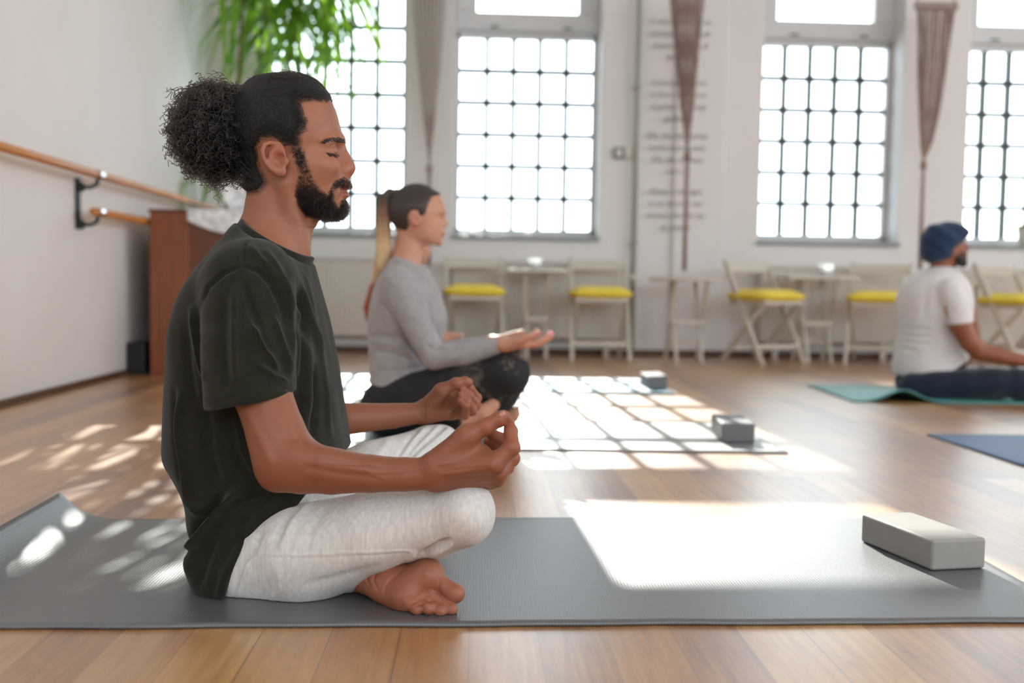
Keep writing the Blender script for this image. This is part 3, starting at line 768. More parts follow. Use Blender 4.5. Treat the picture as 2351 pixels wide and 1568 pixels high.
# -------------------------------------------------------------- clothes
def man_shirt():
    F = Field((-.56, 1.36, -.002), (-.14, 2.10, .66), .003)
    rows = [(500, 672, 560, .060, MID, 2.1), (522, 690, 536, .082, MID, 2.1), (550, 702, 514, .108, MID, 2.1), (590, 712, 486, .146, MID, 2.2), (640, 724, 454, .178, MID, 2.3), (700, 739, 423, .185, MID, 2.4), (760, 753, 406, .186, MID, 2.4),
            (830, 768, 400, .184, MID, 2.4), (900, 779, 396, .182, MID, 2.4), (1000, 797, 393, .182, MID, 2.4), (1040, 803, 394, .184, MID, 2.4), (1100, 800, 398, .188, 1.68, 2.6), (1160, 790, 402, .196, 1.62, 2.9), (1225, 760, 412, .200, 1.60, 3.2),
            (1262, 740, 421, .203, 1.585, 3.4), (1310, 700, 408, .208, 1.575, 3.6), (1345, 680, 405, .208, 1.56, 3.6), (1372, 660, 420, .205, 1.55, 3.6), (1392, 640, 450, .200, 1.545, 3.4)]
    z = [P(560, r[0], r[4])[2] for r in rows]
    F.loft(z, [P(r[2], r[0], r[4])[0] for r in rows], [P(r[1], r[0], r[4])[0] for r in rows], [MID-r[3] for r in rows], [MID+r[3] for r in rows], [r[5] for r in rows], .01)
    for q in (-1, 1): F.path(*tri([(612, 592, MID+q*.045, .045), (588, 634, MID+q*.125, .0575), (572, 662, MID+q*.165, .062)]), k=.022)
    # hem: keep what lies behind and above the hem line of the near side
    hem = [(300, 300), (900, 300), (900, 1000), (806, 1031), (752, 1082), (702, 1136), (655, 1190), (597, 1238), (560, 1290), (512, 1372), (502, 1394), (478, 1390), (430, 1368), (380, 1360)]
    def hz(px, py): 
        Yq = MID if py < 1000 else (1.70 if py < 1050 else 1.585)
        p = P(px, py, Yq); return (p[0], p[2])
    F.poly([hz(*q) for q in hem], .006)
    # neckline
    a, b = P(552, 516), P(711, 606); F.plane_cut(a, (-(b-a)[2], 0, (b-a)[0]), .004, lo=(F.lo[0], MID-.125, .5), hi=(9, MID+.125, 9))
    for s, ax, hem2 in ((-1, [(566, 650, 1.582, .066), (568, 720, 1.557, .068), (571, 800, 1.537, .0695), (580, 960, 1.508, .0695)], [(478, 938, 1.52), (676, 902, 1.52)]),
                        (1, [(590, 650, 1.900, .064), (610, 800, 1.94, .066), (640, 940, 1.955, .065)], [(540, 930, 1.95), (700, 890, 1.95)])):
        G = F.like(); p, r = tri(ax); G.path(p, r, k=.03)
        a, b = P(*hem2[0]), P(*hem2[1]); n = ((b-a)[2], -.25*s*0, -(b-a)[0]); G.plane_cut(a, n, .003)
        F.merge(G, .022)
        if s < 0:
            F.path([P(577, 899, 1.518), P(579, 985, 1.505)], [.046, .058], k=.003, op='s')
    V, Fc = F.mesh(2)
    L = [([(571, 529), (562, 575), (555, 612)], 3.5, -.004),
         ([(555, 610), (593, 620), (625, 652), (648, 700), (660, 760)], 4, -.005), ([(555, 610), (513, 627), (475, 660), (457, 700), (452, 760), (468, 860)], 4, -.005),
         ([(568, 562), (612, 606), (644, 650), (657, 704), (669, 771), (672, 870)], 8, .0085), ([(590, 575), (628, 625), (648, 660)], 6, -.004),
         ([(606, 570), (641, 625), (664, 698), (688, 745)], 8, .0065), ([(650, 590), (676, 660), (690, 720), (698, 800)], 8, -.005),
         ([(666, 582), (689, 666), (708, 729), (727, 771), (743, 835), (752, 930), (760, 1010)], 8, .0075), ([(720, 700), (738, 790), (757, 900), (765, 1000)], 8, -.004),
         ([(701, 622), (724, 723), (740, 810)], 6, .005), ([(690, 760), (706, 850), (700, 960)], 12, .006), ([(715, 830), (722, 930), (712, 1000)], 8, -.006),
         ([(539, 650), (538, 760), (543, 885)], 8, .006), ([(515, 660), (512, 780), (520, 900)], 10, -.004), ([(580, 740), (610, 800), (642, 855)], 7, .006), ([(628, 715), (652, 790), (668, 860)], 7, .005),
         ([(590, 835), (630, 862), (668, 878)], 6, .004), ([(598, 760), (622, 812)], 5, -.003), ([(556, 640), (575, 700), (600, 760)], 8, -.004),
         ([(440, 700), (451, 800), (468, 880)], 7, .006), ([(425, 740), (432, 850), (446, 930)], 9, -.004), ([(414, 900), (410, 1000), (434, 1150), (470, 1200)], 8, .008), ([(400, 880), (402, 1010), (418, 1130)], 6, -.004),
         ([(560, 1112), (497, 1178), (443, 1256), (424, 1330)], 12, .016), ([(520, 1135), (462, 1190), (418, 1262)], 9, -.014), ([(600, 1136), (545, 1150), (507, 1172)], 6, -.006), ([(560, 1240), (520, 1310), (498, 1388)], 10, .008),
         ([(500, 1215), (470, 1290), (450, 1360)], 12, -.006), ([(640, 1150), (590, 1190), (560, 1230)], 9, .006), ([(540, 950), (560, 1040), (600, 1110)], 10, .005), ([(470, 930), (480, 1040), (500, 1120)], 14, -.005),
         ([(483, 930), (545, 906), (560, 888), (640, 886), (674, 898)], 2.2, -.0016), ([(805, 1022), (752, 1072), (702, 1126), (650, 1182), (592, 1230), (552, 1288), (505, 1370)], 2.2, -.0014)]
    L = [(a, b, c*1.35) for a, b, c in L]
    V = folds(V, Fc, L, 1400)
    N = normals(V, Fc)
    V = V+N*(vnoise(V*[1, 1, .45], 38, 3)*.0016+vnoise(V*[1, 1, .6], 90, 4)*.0006)[:, None]
    V[:, 2] = np.maximum(V[:, 2], .0065)
    return relax(V, Fc, 1), Fc
sv, sf = man_shirt()
shirt = link('t_shirt', sv, sf, M_SHIRT, man, True)
# ribbed collar around the neck
def ring_pts(a, b, ry, n=40, lift=0.):
    c = (a+b)/2; h = (b-a)/2
    return [tuple(c+h*math.cos(t)+np.array([0, ry*math.sin(t), 0])) for t in np.linspace(0, 2*math.pi, n, endpoint=False)]
def collar():
    a, b = P(556, 516), P(709, 604); c = (a+b)/2; h = (b-a)/2; n = np.array([-h[2], 0, h[0]]); n /= np.linalg.norm(n)
    v, f = [], []; K = 56
    prof = [(1.07, -.016), (1.085, -.002), (1.045, .012), (1.0, .013), (.97, -.006)]
    for i in range(K):
        t = 2*math.pi*i/K
        for r, o in prof: v.append(c+(h*math.cos(t)+np.array([0, .091*math.sin(t), 0]))*r+n*(o-.006*abs(math.sin(t))))
    m = len(prof)
    for i in range(K):
        for j in range(m):
            a0, b0 = i*m+j, i*m+(j+1) % m; c0, d0 = ((i+1) % K)*m+j, ((i+1) % K)*m+(j+1) % m
            f.append((a0, b0, d0, c0))
    return link('neck_rib', np.array(v), np.array(f), M_SHIRT, shirt, True)
collar()
def man_trousers():
    F = Field((-.50, 1.36, -.002), (.08, 2.20, .32), .003)
    F.ell(P(585, 1262, 1.74), (.095, .180, .085), .03)
    F.path(*tri([(570, 1288, 1.610, .068), (690, 1266, 1.565, .074), (850, 1222, 1.530, .0615), (985, 1192, 1.503, .0480), (1060, 1174, 1.485, .0420)]), k=.04)
    F.ell(P(1072, 1171, 1.480), (.0365, .050, .0385), .03)
    F.path(*tri([(1060, 1186, 1.490, .036), (1000, 1232, 1.535, .0350), (900, 1258, 1.62, .044), (800, 1286, 1.73, .048)]), k=.03)
    F.path(*tri([(575, 1330, 1.600, .036), (690, 1330, 1.575, .034), (800, 1300, 1.565, .028)]), k=.05)
    F.path(*tri([(600, 1215, 1.86, .085), (850, 1092, 1.985, .066), (985, 1034, 2.062, .0505), (1012, 1022, 2.07, .0420)]), k=.04)
    F.path(*tri([(1008, 1036, 2.065, .043), (960, 1170, 1.91, .050), (880, 1286, 1.68, .044), (845, 1308, 1.60, .040)]), k=.03)
    V, Fc = F.mesh(2)
    L = [([(1034, 1238), (997, 1259), (980, 1269), (962, 1280)], 4.5, -.012), ([(1045, 1245), (1010, 1268), (985, 1280)], 5, .006), ([(958, 1268), (945, 1282), (930, 1296)], 6, .005), ([(1000, 1290), (975, 1288), (950, 1292)], 4, -.006),
         ([(588, 1272), (690, 1275), (800, 1270), (930, 1264), (950, 1272)], 2.0, .0022), ([(588, 1278), (690, 1281), (800, 1276), (930, 1270)], 2.0, -.0012),
         ([(577, 1232), (588, 1250), (586, 1268), (566, 1284)], 2.5, -.004), ([(700, 1142), (655, 1192), (625, 1258)], 8, -.006), ([(720, 1142), (672, 1200), (645, 1265)], 8, .005), ([(606, 1215), (560, 1290), (540, 1360)], 7, -.006), ([(575, 1280), (555, 1330), (545, 1372)], 6, .005),
         ([(964, 980), (940, 1010), (908, 1058)], 3.5, -.005), ([(999, 978), (965, 1012), (922, 1062)], 3.5, -.006), ([(1026, 972), (985, 1010), (930, 1062)], 3.5, -.007), ([(1052, 984), (1005, 1022), (955, 1062)], 3.5, -.006),
         ([(982, 978), (950, 1012), (912, 1062)], 5, .005), ([(1012, 974), (975, 1010), (926, 1062)], 5, .005), ([(1040, 976), (995, 1016), (942, 1062)], 5, .005), ([(900, 1002), (880, 1030), (850, 1060)], 9, .003),
         ([(1100, 1130), (1085, 1180), (1040, 1230)], 12, -.003), ([(700, 1345), (800, 1318), (880, 1296)], 10, -.003), ([(640, 1300), (640, 1350), (620, 1384)], 7, .003), ([(760, 1150), (720, 1200), (700, 1260)], 12, -.003)]
    V = folds(V, Fc, L, 1500); N = normals(V, Fc)
    V = V+N*(vnoise(V, 42, 8)*.0014)[:, None]
    V[:, 2] = np.maximum(V[:, 2], .0065)
    return relax(V, Fc, 1), Fc
tv, tf = man_trousers()
trousers = link('trousers', tv, tf, M_PANTS, man, True)

# -------------------------------------------------------------- hair
def man_hair_cap():
    F = Field((-.44, 1.62, .58), (-.18, 1.86, .90), .0025)
    man_head(F, .0062, False)
    out = [(758, 220), (740, 225), (722, 225), (690, 230), (692, 262), (698, 284), (692, 300), (684, 312), (684, 335), (690, 350), (682, 356), (674, 344), (664, 330), (646, 316), (628, 309), (604, 316), (586, 345), (590, 378), (600, 402), (608, 416), (600, 428), (588, 438), (560, 440), (520, 400), (520, 150), (790, 150)]
    F.poly([(P(a, b, MID-.06 if b > 250 else MID-.02)[0], P(a, b, MID-.06 if b > 250 else MID-.02)[2]) for a, b in out], .02)
    F.path(*tri([(600, 262, MID, .050), (575, 272, MID, .042), (545, 285, MID, .045)]), k=.04)
    V, Fc = F.mesh(2)
    return V, Fc
hv, hf = man_hair_cap(); hn = normals(hv, hf)
hair = link('hair', hv, hf, M_HAIRCAP, man, True)
r_ = np.random.default_rng(11)
tie = P(585, 265)
def slick(n):
    p, f = sample(hv, hf, np.ones(len(hv), bool), n, r_); nn = hn[f].mean(1)
    C = P(660, 290); out = []
    pos = p+nn*.0004; tr = [pos]
    wob = r_.normal(size=(n, 3))*.25; ph = r_.random(n)*6.28
    for k in range(9):
        d = tie-pos; L = np.linalg.norm(d, axis=1)[:, None]; d = d/np.maximum(L, 1e-6)+wob+.22*np.sin(ph+k*1.4)[:, None]*np.array([0, .6, 1])
        q = pos-C; q = q/np.linalg.norm(q, axis=1)[:, None]; d = d-(d*q).sum(1)[:, None]*q*.92
        pos = pos+d*np.minimum(.0075, L*.3); tr.append(pos)
    T = np.stack(tr, 1); T = T+(np.linspace(0, 1, 10)**.5*.0012)[None, :, None]*nn[:, None]
    return list(T)
strands('combed_strands', slick(6000), .00027, M_HAIR, hair)
def edge_hair(n):
    p, f = sample(BV, BF, inh & (dist_h < 26), n, r_); nn = BN[f].mean(1); d0 = dist_h[f].mean(1)
    q = p.copy(); q[:, 1] = np.where(q[:, 1] > MID, 2*MID-q[:, 1], q[:, 1]); x, y = PROJ(q)
    C = P(660, 300); out = []; pos = p.copy(); tr = [pos-nn*.001]
    side = (y > 335)
    wob = r_.normal(size=(n, 3))*.22
    for k in range(7):
        d = tie-pos; L = np.linalg.norm(d, axis=1)[:, None]; d = d/np.maximum(L, 1e-6)+wob
        d = np.where(side[:, None], np.array([-.25, 0, -.9])+wob, d)
        q = pos-C; q = q/np.linalg.norm(q, axis=1)[:, None]; d = d-(d*q).sum(1)[:, None]*q*.95
        pos = pos+d*np.where(side, .0022, .0062)[:, None]; tr.append(pos)
    T = np.stack(tr, 1); T = T+(np.linspace(0, 1, 8)**.6)[None, :, None]*nn[:, None]*np.where(side, .0022, .0068)[:, None, None]
    keep = r_.random(n) < np.clip(d0/14+.10, 0, 1)
    return list(T[keep])
strands('hairline_strands', edge_hair(9000), .00021, M_HAIR, hair)
BC = P(500, 300); BR = np.array([.070, .082, .083])
def bun_core():
    F = Field(BC-.12, BC+.12, .004); F.ell(BC, BR*.80, .01)
    V, Fc = F.mesh(1); N = normals(V, Fc)
    return V+N*(vnoise(V, 110, 5)*.004)[:, None], Fc
cv, cf = bun_core(); bun = link('curly_bun', cv, cf, M_HAIRCAP, man, True)
def curls(n):
    out = []
    for i in range(n):
        u = r_.normal(size=3); u /= np.linalg.norm(u)
        if u[0] > .62 : continue
        b = BC+u*BR*(.62+.2*r_.random()); d = u+r_.normal(size=3)*.45+np.array([-.15, 0, -.12]); d /= np.linalg.norm(d)
        a = np.cross(d, r_.normal(size=3)); a /= np.linalg.norm(a); c = np.cross(d, a)
        L = .016+.022*r_.random()+(.014 if r_.random() < .06 else 0); R = .0030+.0030*r_.random(); turns = 2.2+2.6*r_.random(); m = int(10*turns)+4
        t = np.linspace(0, 1, m); th = t*turns*6.283+r_.random()*6.28
        rr = R*np.clip(t*3, .2, 1)
        out.append(b+np.outer(t*L, d)+np.outer(rr*np.cos(th), a)+np.outer(rr*np.sin(th), c)+np.outer(t**2*.008, [-.3, 0, -.6]))
    return out
strands('curls', curls(3800), .00050, M_CURL, bun, taper=False)
def fuzz(n, base, mean, spread, rad):
    out = []
    for i in range(n):
        p = base[r_.integers(len(base))]; d = mean+r_.normal(size=3)*spread; t = np.linspace(0, 1, 8)
        w = r_.normal(size=3)*.004
        out.append(p+np.outer(t, d)*(.6+.8*r_.random())+np.outer(np.sin(t*5)*t, w))
    return out
topv = hv[(hv[:, 2] > P(690, 190)[2])]
strands('stray_hairs', fuzz(90, topv, np.array([-.010, 0, .009]), .007, .0002), .00017, M_CURL, hair)
# beard, brows, lashes
near = HEADV & inb
def beard(n):
    p, f = sample(BV, BF, near, n, r_); nn = BN[f].mean(1); den = stub[f].mean(1)
    keep = r_.random(n) < np.clip(den*1.1+.04, 0, 1); p, nn, den = p[keep], nn[keep], den[keep]
    q = p.copy(); q[:, 1] = np.where(q[:, 1] > MID, 2*MID-q[:, 1], q[:, 1]); x, y = PROJ(q)
    ln = np.where(y > 455, .0095, np.where(x > 758, .006, .0050))*(.6+.7*r_.random(len(p)))
    ln = np.where((y > 400) & (y < 432) & (x > 766), .0042, ln)
    out = []
    for i in range(len(p)):
        d = nn[i]*.55+np.array([.12, 0, -.75])+r_.normal(size=3)*.30; d /= np.linalg.norm(d)
        t = np.linspace(0, 1, 6); w = r_.normal(size=3)*.0011
        out.append(p[i]-nn[i]*.0008+np.outer(t*ln[i], d)+np.outer(np.sin(t*6+r_.random()*6)*t, w))
    return out
strands('beard', beard(19000), .00023, M_BEARD, man)
def from_poly(poly, n, dirs, ln, jit, off=.0):
    sel = in_poly(BX, BY, poly) & HEADV & (np.abs(BN[:, 1]) > .12)
    p, f = sample(BV, BF, sel, n, r_); nn = BN[f].mean(1); out = []
    for i in range(n):
        s = -1 if p[i, 1] < MID else 1
        d = np.array([dirs[0], s*.4, dirs[1]])+r_.normal(size=3)*jit; d /= np.linalg.norm(d); t = np.linspace(0, 1, 5)
        L = ln*(.6+.6*r_.random()); out.append(p[i]+nn[i]*off+np.outer(t*L, d)+np.outer(t*t*L*.2, -nn[i]))
    return out
strands('eyebrow', from_poly([(742, 333), (752, 320), (765, 313.5), (780, 315), (792, 319), (793, 330), (776, 327.5), (762, 326)], 2800, (-.85, .15), .009, .16, .0006), .00020, M_BEARD, man)
strands('eyelashes', from_poly([(747, 347.5), (757, 350), (768, 351), (777, 348.5), (777, 353), (768, 356), (757, 355.5), (747, 352)], 520, (.55, -.75), .0080, .15, .0002), .00026, M_BEARD, man)
def nail(px, py, Y, r, R, lab):
    c = P(px, py, Y); F = Field(c-.014, c+.014, .001); F.ell(c, r, .001, R); V, Fc = F.mesh(1); o = link('fingernail', V, Fc, M_NAIL, man, True); o['label'] = lab
nail(1151.5, 951.5, 1.4335, (.0070, .0046, .0030), rotm(0, math.radians(-24)) @ rotm(0, 0, math.radians(38)), 'thumbnail of the near hand')
nail(1061.5, 887.5, 2.0635, (.0050, .0028, .0042), rotm(.3, math.radians(35)), 'nail of the far index finger')
_rp = np.array(P(1084, 943, 2.068))*.45+np.array(P(1050, 936, 2.103))*.55; _rd = np.array(P(1084, 943, 2.068))-np.array(P(1050, 936, 2.103)); _rd /= np.linalg.norm(_rd)
_a = np.cross(_rd, [0, 0, 1]); _a /= np.linalg.norm(_a); _b = np.cross(_rd, _a); _b2 = np.array(P(1082, 944, 2.068))-_rd*.004
o = MB().tube([_b2+.0112*(_a*math.cos(t)+_b*math.sin(t)) for t in np.linspace(0, 2*math.pi, 29)], .0012, 8, False).put('finger_ring', mat('gold', srgb(212, 165, 80), .25, .02, Metallic=1.), man, True)
o['label'] = 'thin gold ring on the far hand'
# ------------------------------------------------------------------ the woman in the grey sweater
M_SKINF = skin_mat('fair_skin', srgb(205, 152, 126), srgb(192, 122, 110))
M_SWEAT = cloth_mat('grey_marl_knit', srgb(164, 162, 164), .08, 40, (1, 1, 1), .25, 500, .3)
def leggings_mat():
    t = NT('marbled_black_leggings'); v = t.coords()
    n = t.noise(v, 11, 6, .72); n2 = t.noise(v, 3.2, 2)
    at = t.n('ShaderNodeAttribute', attribute_name='print')
    f = t.math('MULTIPLY', t.ramp(t.math('ADD', n, t.math('MULTIPLY', n2, .25)), [(.66, (0, 0, 0, 1)), (.82, (1, 1, 1, 1))]), at.outputs['Fac'])
    t.bsdf(t.mix(f, srgb(26, 26, 30), srgb(158, 140, 124)), .75); return t.m
M_LEGG = leggings_mat()
def pony_mat():
    t = NT('blond_ponytail_hair'); v = t.coords(); at = t.n('ShaderNodeAttribute', attribute_name='tip')
    s = t.noise(t.coords((260, 260, 14)), 1, 3)
    c = t.ramp(at.outputs['Fac'], [(0, srgb(70, 50, 40)), (.35, srgb(150, 108, 70)), (1, srgb(226, 190, 142))])
    t.bsdf(t.mix(t.math('MULTIPLY', s, .45), c, srgb(70, 46, 30)), .45, Sheen_Weight=.3); t.bump(s, .6, .004); return t.m
M_PONY = pony_mat()
M_BRUN = mat('dark_brown_hair', srgb(58, 48, 46), .45, .25, 3, .5, 1, (160, 160, 60))
M_NAILP = mat('pink_nail_polish', srgb(226, 40, 130), .2, .02)
def simple_person(FB, name, m, label):
    V, Fc = FB.mesh(1); V[:, 2] = np.maximum(V[:, 2], .0067); o = link(name, V, Fc, m, smooth=True); tag(o, label, 'person')
    for a in ('stubble', 'lip', 'flush', 'tanned'): attr(o, a, np.zeros(len(V)))
    return o, V
def woman():
    MW = 3.30
    p = lambda a, b, y=MW: PY(a, b, y)
    def t3(pts): return [PY(a, b, c) for a, b, c, r in pts], [q[3] for q in pts]
    def head(F, g=0.):
        rows = [(445, 1008, 905, .050), (470, 1017, 897, .066), (488, 1020, 897, .070), (500, 1017, 902, .069), (515, 1017, 912, .066), (530, 1017, 925, .061), (543, 1014, 940, .054), (553, 1011, 955, .044), (561, 1005, 968, .030)]
        z = [p(955, r[0])[2] for r in rows]
        F.loft(z, [p(r[2], r[0])[0]-g for r in rows], [p(r[1], r[0])[0]+g for r in rows], [MW-r[3]-g for r in rows], [MW+r[3]+g for r in rows], 2.2, .012)
        F.ell(p(957, 482), (.086+g, .076+g, .080+g), .02)
    F = Field((-.42, 2.90, -.002), (.34, 3.68, .90), .0038)
    head(F)
    F.path(*t3([(944, 535, MW, .046), (938, 575, MW, .046), (930, 612, MW, .052), (930, 660, MW, .07), (925, 900, MW, .07)]), k=.025)
    F.path(*t3([(1015, 494, MW, .0055), (1021, 506, MW, .007), (1024.5, 515, MW, .0085)]), k=.012)
    for s in (-1, 1):
        F.ell(p(1019, 519, MW+s*.011), (.009, .006, .007), .008); F.ell(p(1011, 497, MW+s*.034), (.013, .016, .010), .012, op='s'); F.ell(p(1003, 498, MW+s*.031), (.012, .013, .012), .004)
        F.path(*t3([(1011.5, 502, MW+s*.028, .0016), (1004, 503.5, MW+s*.043, .0016)]), k=.003, op='s')
        F.path(*t3([(1018, 488, MW+s*.008, .005), (1010, 486, MW+s*.03, .005), (998, 490, MW+s*.05, .005)]), k=.012)
        F.ell(p(953, 503, MW+s*.076), (.017, .006, .026), .008, rotm(math.radians(s*14)) @ rotm(0, -.25))
        F.ell(p(956, 506, MW+s*.083), (.008, .005, .012), .004, op='s')
    F.ell(p(1018, 534), (.0085, .018, .005), .005); F.ell(p(1016, 541.5), (.008, .016, .0065), .005); F.path(*t3([(1024, 537.5, MW-.012, .0014), (1024, 537.5, MW+.012, .0014)]), k=.003, op='s')
    F.ell(p(1008, 556), (.012, .02, .012), .012)
    # near hand, palm up on the knee; far hand behind it
    for yo, dx, w in ((3.02, 0, 1.), (3.52, -28, 1.)):
        dy = 0 if yo < 3.2 else -8
        F.path(*t3([(1120+dx, 800+dy, yo, .0165), (1140+dx, 796+dy, yo, .0185), (1160+dx, 792+dy, yo, .023)]), k=.008)
        for i in range(4):
            y = yo-.032+.021*i
            F.rc(p(1158+dx, 793+dy, yo-.018+.012*i), p(1204+dx, 791+dy, y), .019, .0125, .012)
            c = (0, -4, -2, 3)[i]
            F.path(*t3([(1204+dx, 792+dy, y, .0115), (1232+dx, 790+dy+c*.5, y, .0098), (1252+dx, 780+dy+c, y, .0086), (1264+dx+c, 770+dy+c, y+.003, .0074)]), k=.006)
        F.path(*t3([(1156+dx, 793+dy, yo-.020, .017), (1190+dx, 782+dy, yo-.042, .013), (1214+dx, 774+dy, yo-.050, .0105), (1228+dx, 770+dy, yo-.052, .0085)]), k=.012)
    # feet
    F.path(*t3([(1080, 968, 3.02, .03), (1112, 948, 3.00, .028), (1132, 930, 3.00, .020)]), k=.02)
    F.path(*t3([(1130, 968, 3.10, .030), (1165, 958, 3.08, .026), (1183, 950, 3.07, .018)]), k=.02)
    for i in range(4): F.rc(p(1172, 944+i*8, 3.07), p(1189-i*2, 938+i*9, 3.06), .010, .008, .006)
    for s, Y0 in ((-1, 3.02), (1, 3.50)): F.path(*t3([(915, 660, MW+s*.13, .035), (970, 770, MW+s*.18, .035), (998, 822, MW+s*.2, .025), (1115, 801, Y0, .015)]), k=.008)
    F.path(*t3([(925, 880, MW, .07), (900, 930, 3.2, .06), (1150, 860, 3.04, .035), (1120, 940, 3.06, .03)]), k=.02)
    o, V = simple_person(F, 'person', M_SKINF, 'woman with a blond-tipped ponytail, grey sweater and black leggings, eyes closed, palms up')
    x, y = PROJ(V); attr2 = in_poly(x, y, [(1012, 533), (1030, 530), (1030, 546), (1012, 546)]) & (abs(V[:, 1]-MW) < .022)
    o.data.attributes['lip'].data.foreach_set('value', (attr2*.5).astype(np.float32))
    fl = np.clip(1-np.abs(x-953)/22, 0, 1)*np.clip(1-np.abs(y-503)/30, 0, 1)+np.where(x > 1190, .5, 0)*(V[:, 2] < .5)
    o.data.attributes['flush'].data.foreach_set('value', np.clip(fl, 0, 1).astype(np.float32))
    # sweater
    F = Field((-.42, 2.90, .10), (.34, 3.68, .66), .0038)
    rows = [(586, 960, 905, .055, 2.), (600, 972, 893, .085, 2.), (620, 987, 880, .120, 2.), (650, 1003, 864, .150, 2.1), (690, 1017, 852, .165, 2.2), (728, 1027, 845, .162, 2.2), (770, 1018, 845, .150, 2.2), (820, 1004, 848, .148, 2.3), (860, 994, 850, .160, 2.4), (886, 984, 849, .172, 2.4), (896, 975, 851, .172, 2.4)]
    z = [p(930, r[0])[2] for r in rows]
    F.loft(z, [p(r[2], r[0])[0] for r in rows], [p(r[1], r[0])[0] for r in rows], [MW-r[3] for r in rows], [MW+r[3] for r in rows], [r[4] for r in rows], .012)
    F.poly([(p(a, b, 3.22)[0], p(a, b, 3.22)[2]) for a, b in [(780, 500), (1250, 500), (1250, 830), (1040, 815), (985, 850), (940, 878), (905, 886), (850, 884), (780, 884)]], .006)
    for s, A in ((-1, [(912, 652, 3.165, .054), (935, 700, 3.135, .051), (967, 762, 3.105, .0445), (996, 820, 3.075, .0405), (1060, 815, 3.045, .0345), (1138, 796, 3.02, .0255)]),
                 (1, [(920, 655, 3.44, .054), (975, 762, 3.49, .044), (1000, 812, 3.50, .038), (1060, 798, 3.515, .032), (1116, 787, 3.52, .0235)])):
        q, r = t3(A); F.path(q, r, k=.03)
    a, b = p(898, 585), p(985, 615); F.plane_cut(a, (-(b-a)[2], 0, (b-a)[0]), .004, lo=(-9, MW-.07, .5), hi=(9, MW+.07, 9))
    V, Fc = F.mesh(2)
    L = [([(872, 690), (905, 735), (940, 790), (978, 845)], 5, -.010), ([(850, 768), (885, 772), (925, 778)], 5, -.006), ([(850, 785), (890, 790), (930, 800)], 5, .005), ([(852, 806), (900, 812), (950, 828)], 5, -.006), ([(860, 850), (920, 850), (975, 840)], 5, -.006),
         ([(960, 640), (990, 700), (1000, 760)], 6, .005), ([(975, 790), (1000, 802), (1025, 800)], 5, -.006), ([(1020, 830), (1070, 812)], 5, .003)]
    V = folds(V, Fc, L, 700); N = normals(V, Fc); V = V+N*(vnoise(V, 40, 31)*.0016)[:, None]
    link('sweater', V, Fc, M_SWEAT, o, True)
    # leggings
    F = Field((-.42, 2.90, -.002), (.30, 3.72, .42), .0045)
    F.ell(p(905, 925, MW), (.085, .165, .10), .03)
    F.path(*t3([(890, 936, 3.20, .090), (960, 918, 3.15, .086), (1050, 885, 3.09, .074), (1168, 854, 3.03, .0615)]), k=.04)
    F.path(*t3([(1166, 864, 3.03, .058), (1150, 905, 3.05, .054), (1105, 950, 3.12, .050), (1020, 985, 3.25, .042)]), k=.04)
    F.path(*t3([(900, 925, 3.42, .085), (1020, 895, 3.50, .07), (1120, 872, 3.55, .058), (1080, 930, 3.46, .05), (1000, 975, 3.30, .045), (1075, 972, 3.06, .040)]), k=.04)
    V, Fc = F.mesh(2); V[:, 2] = np.maximum(V[:, 2], .0065)
    N = normals(V, Fc); V = V+N*(vnoise(V, 45, 33)*.0015)[:, None]
    lg = link('leggings', V, Fc, M_LEGG, o, True); x, y = PROJ(V); attr(lg, 'print', np.clip((x-1040)/90, 0, 1))
    # hair
    F = Field((-.36, 3.17, .58), (.10, 3.43, .92), .0038); head(F, .007)
    F.poly([(p(a, b, MW-.05)[0], p(a, b, MW-.05)[2]) for a, b in [(880, 405), (1005, 405), (1017, 436), (1010, 446), (992, 452), (984, 470), (978, 492), (966, 500), (960, 484), (946, 484), (938, 496), (940, 520), (930, 542), (915, 546), (880, 520)]], .010)
    V, Fc = F.mesh(2); hr = link('hair', V, Fc, M_BRUN, o, True)
    F = Field((-.48, 3.20, .42), (-.10, 3.42, .92), .0035)
    F.path(*t3([(912, 448, 3.30, .016), (896, 446, 3.29, .019), (884, 460, 3.29, .021), (881, 490, 3.29, .023), (880, 530, 3.29, .024), (880, 575, 3.29, .026), (874, 610, 3.29, .024), (864, 640, 3.30, .012)]), k=.01)
    V, Fc = F.mesh(2); N = normals(V, Fc); V = V+N*(np.sin(np.arctan2(V[:, 1]-3.29, V[:, 0]+.27)*9+V[:, 2]*12)*.0022)[:, None]
    pt = link('ponytail', V, Fc, M_PONY, o, True); attr(pt, 'tip', np.clip((PROJ(V)[1]-455)/110, 0, 1))
    b = MB(); t = np.linspace(0, 2*math.pi, 25); c = p(908, 449); 
    b.tube([c+np.array([.004*math.sin(q), .019*math.cos(q), .019*math.sin(q)]) for q in t], .005, 8, False).put('hair_tie', M_HAIRCAP, o, True)
    for (a, bb, y) in ((1266, 768, 2.992), (1262, 764, 3.012), (1264, 767, 3.03), (1230, 768.5, 2.967)):
        F = Field(p(a, bb, y)-.02, p(a, bb, y)+.02, .0012); F.ell(p(a, bb, y), (.0085, .0066, .0040), .001, rotm(0, math.radians(-32))); V, Fc = F.mesh(1)
        link('fingernail', V, Fc, M_NAILP, o, True)
    return o
woman()
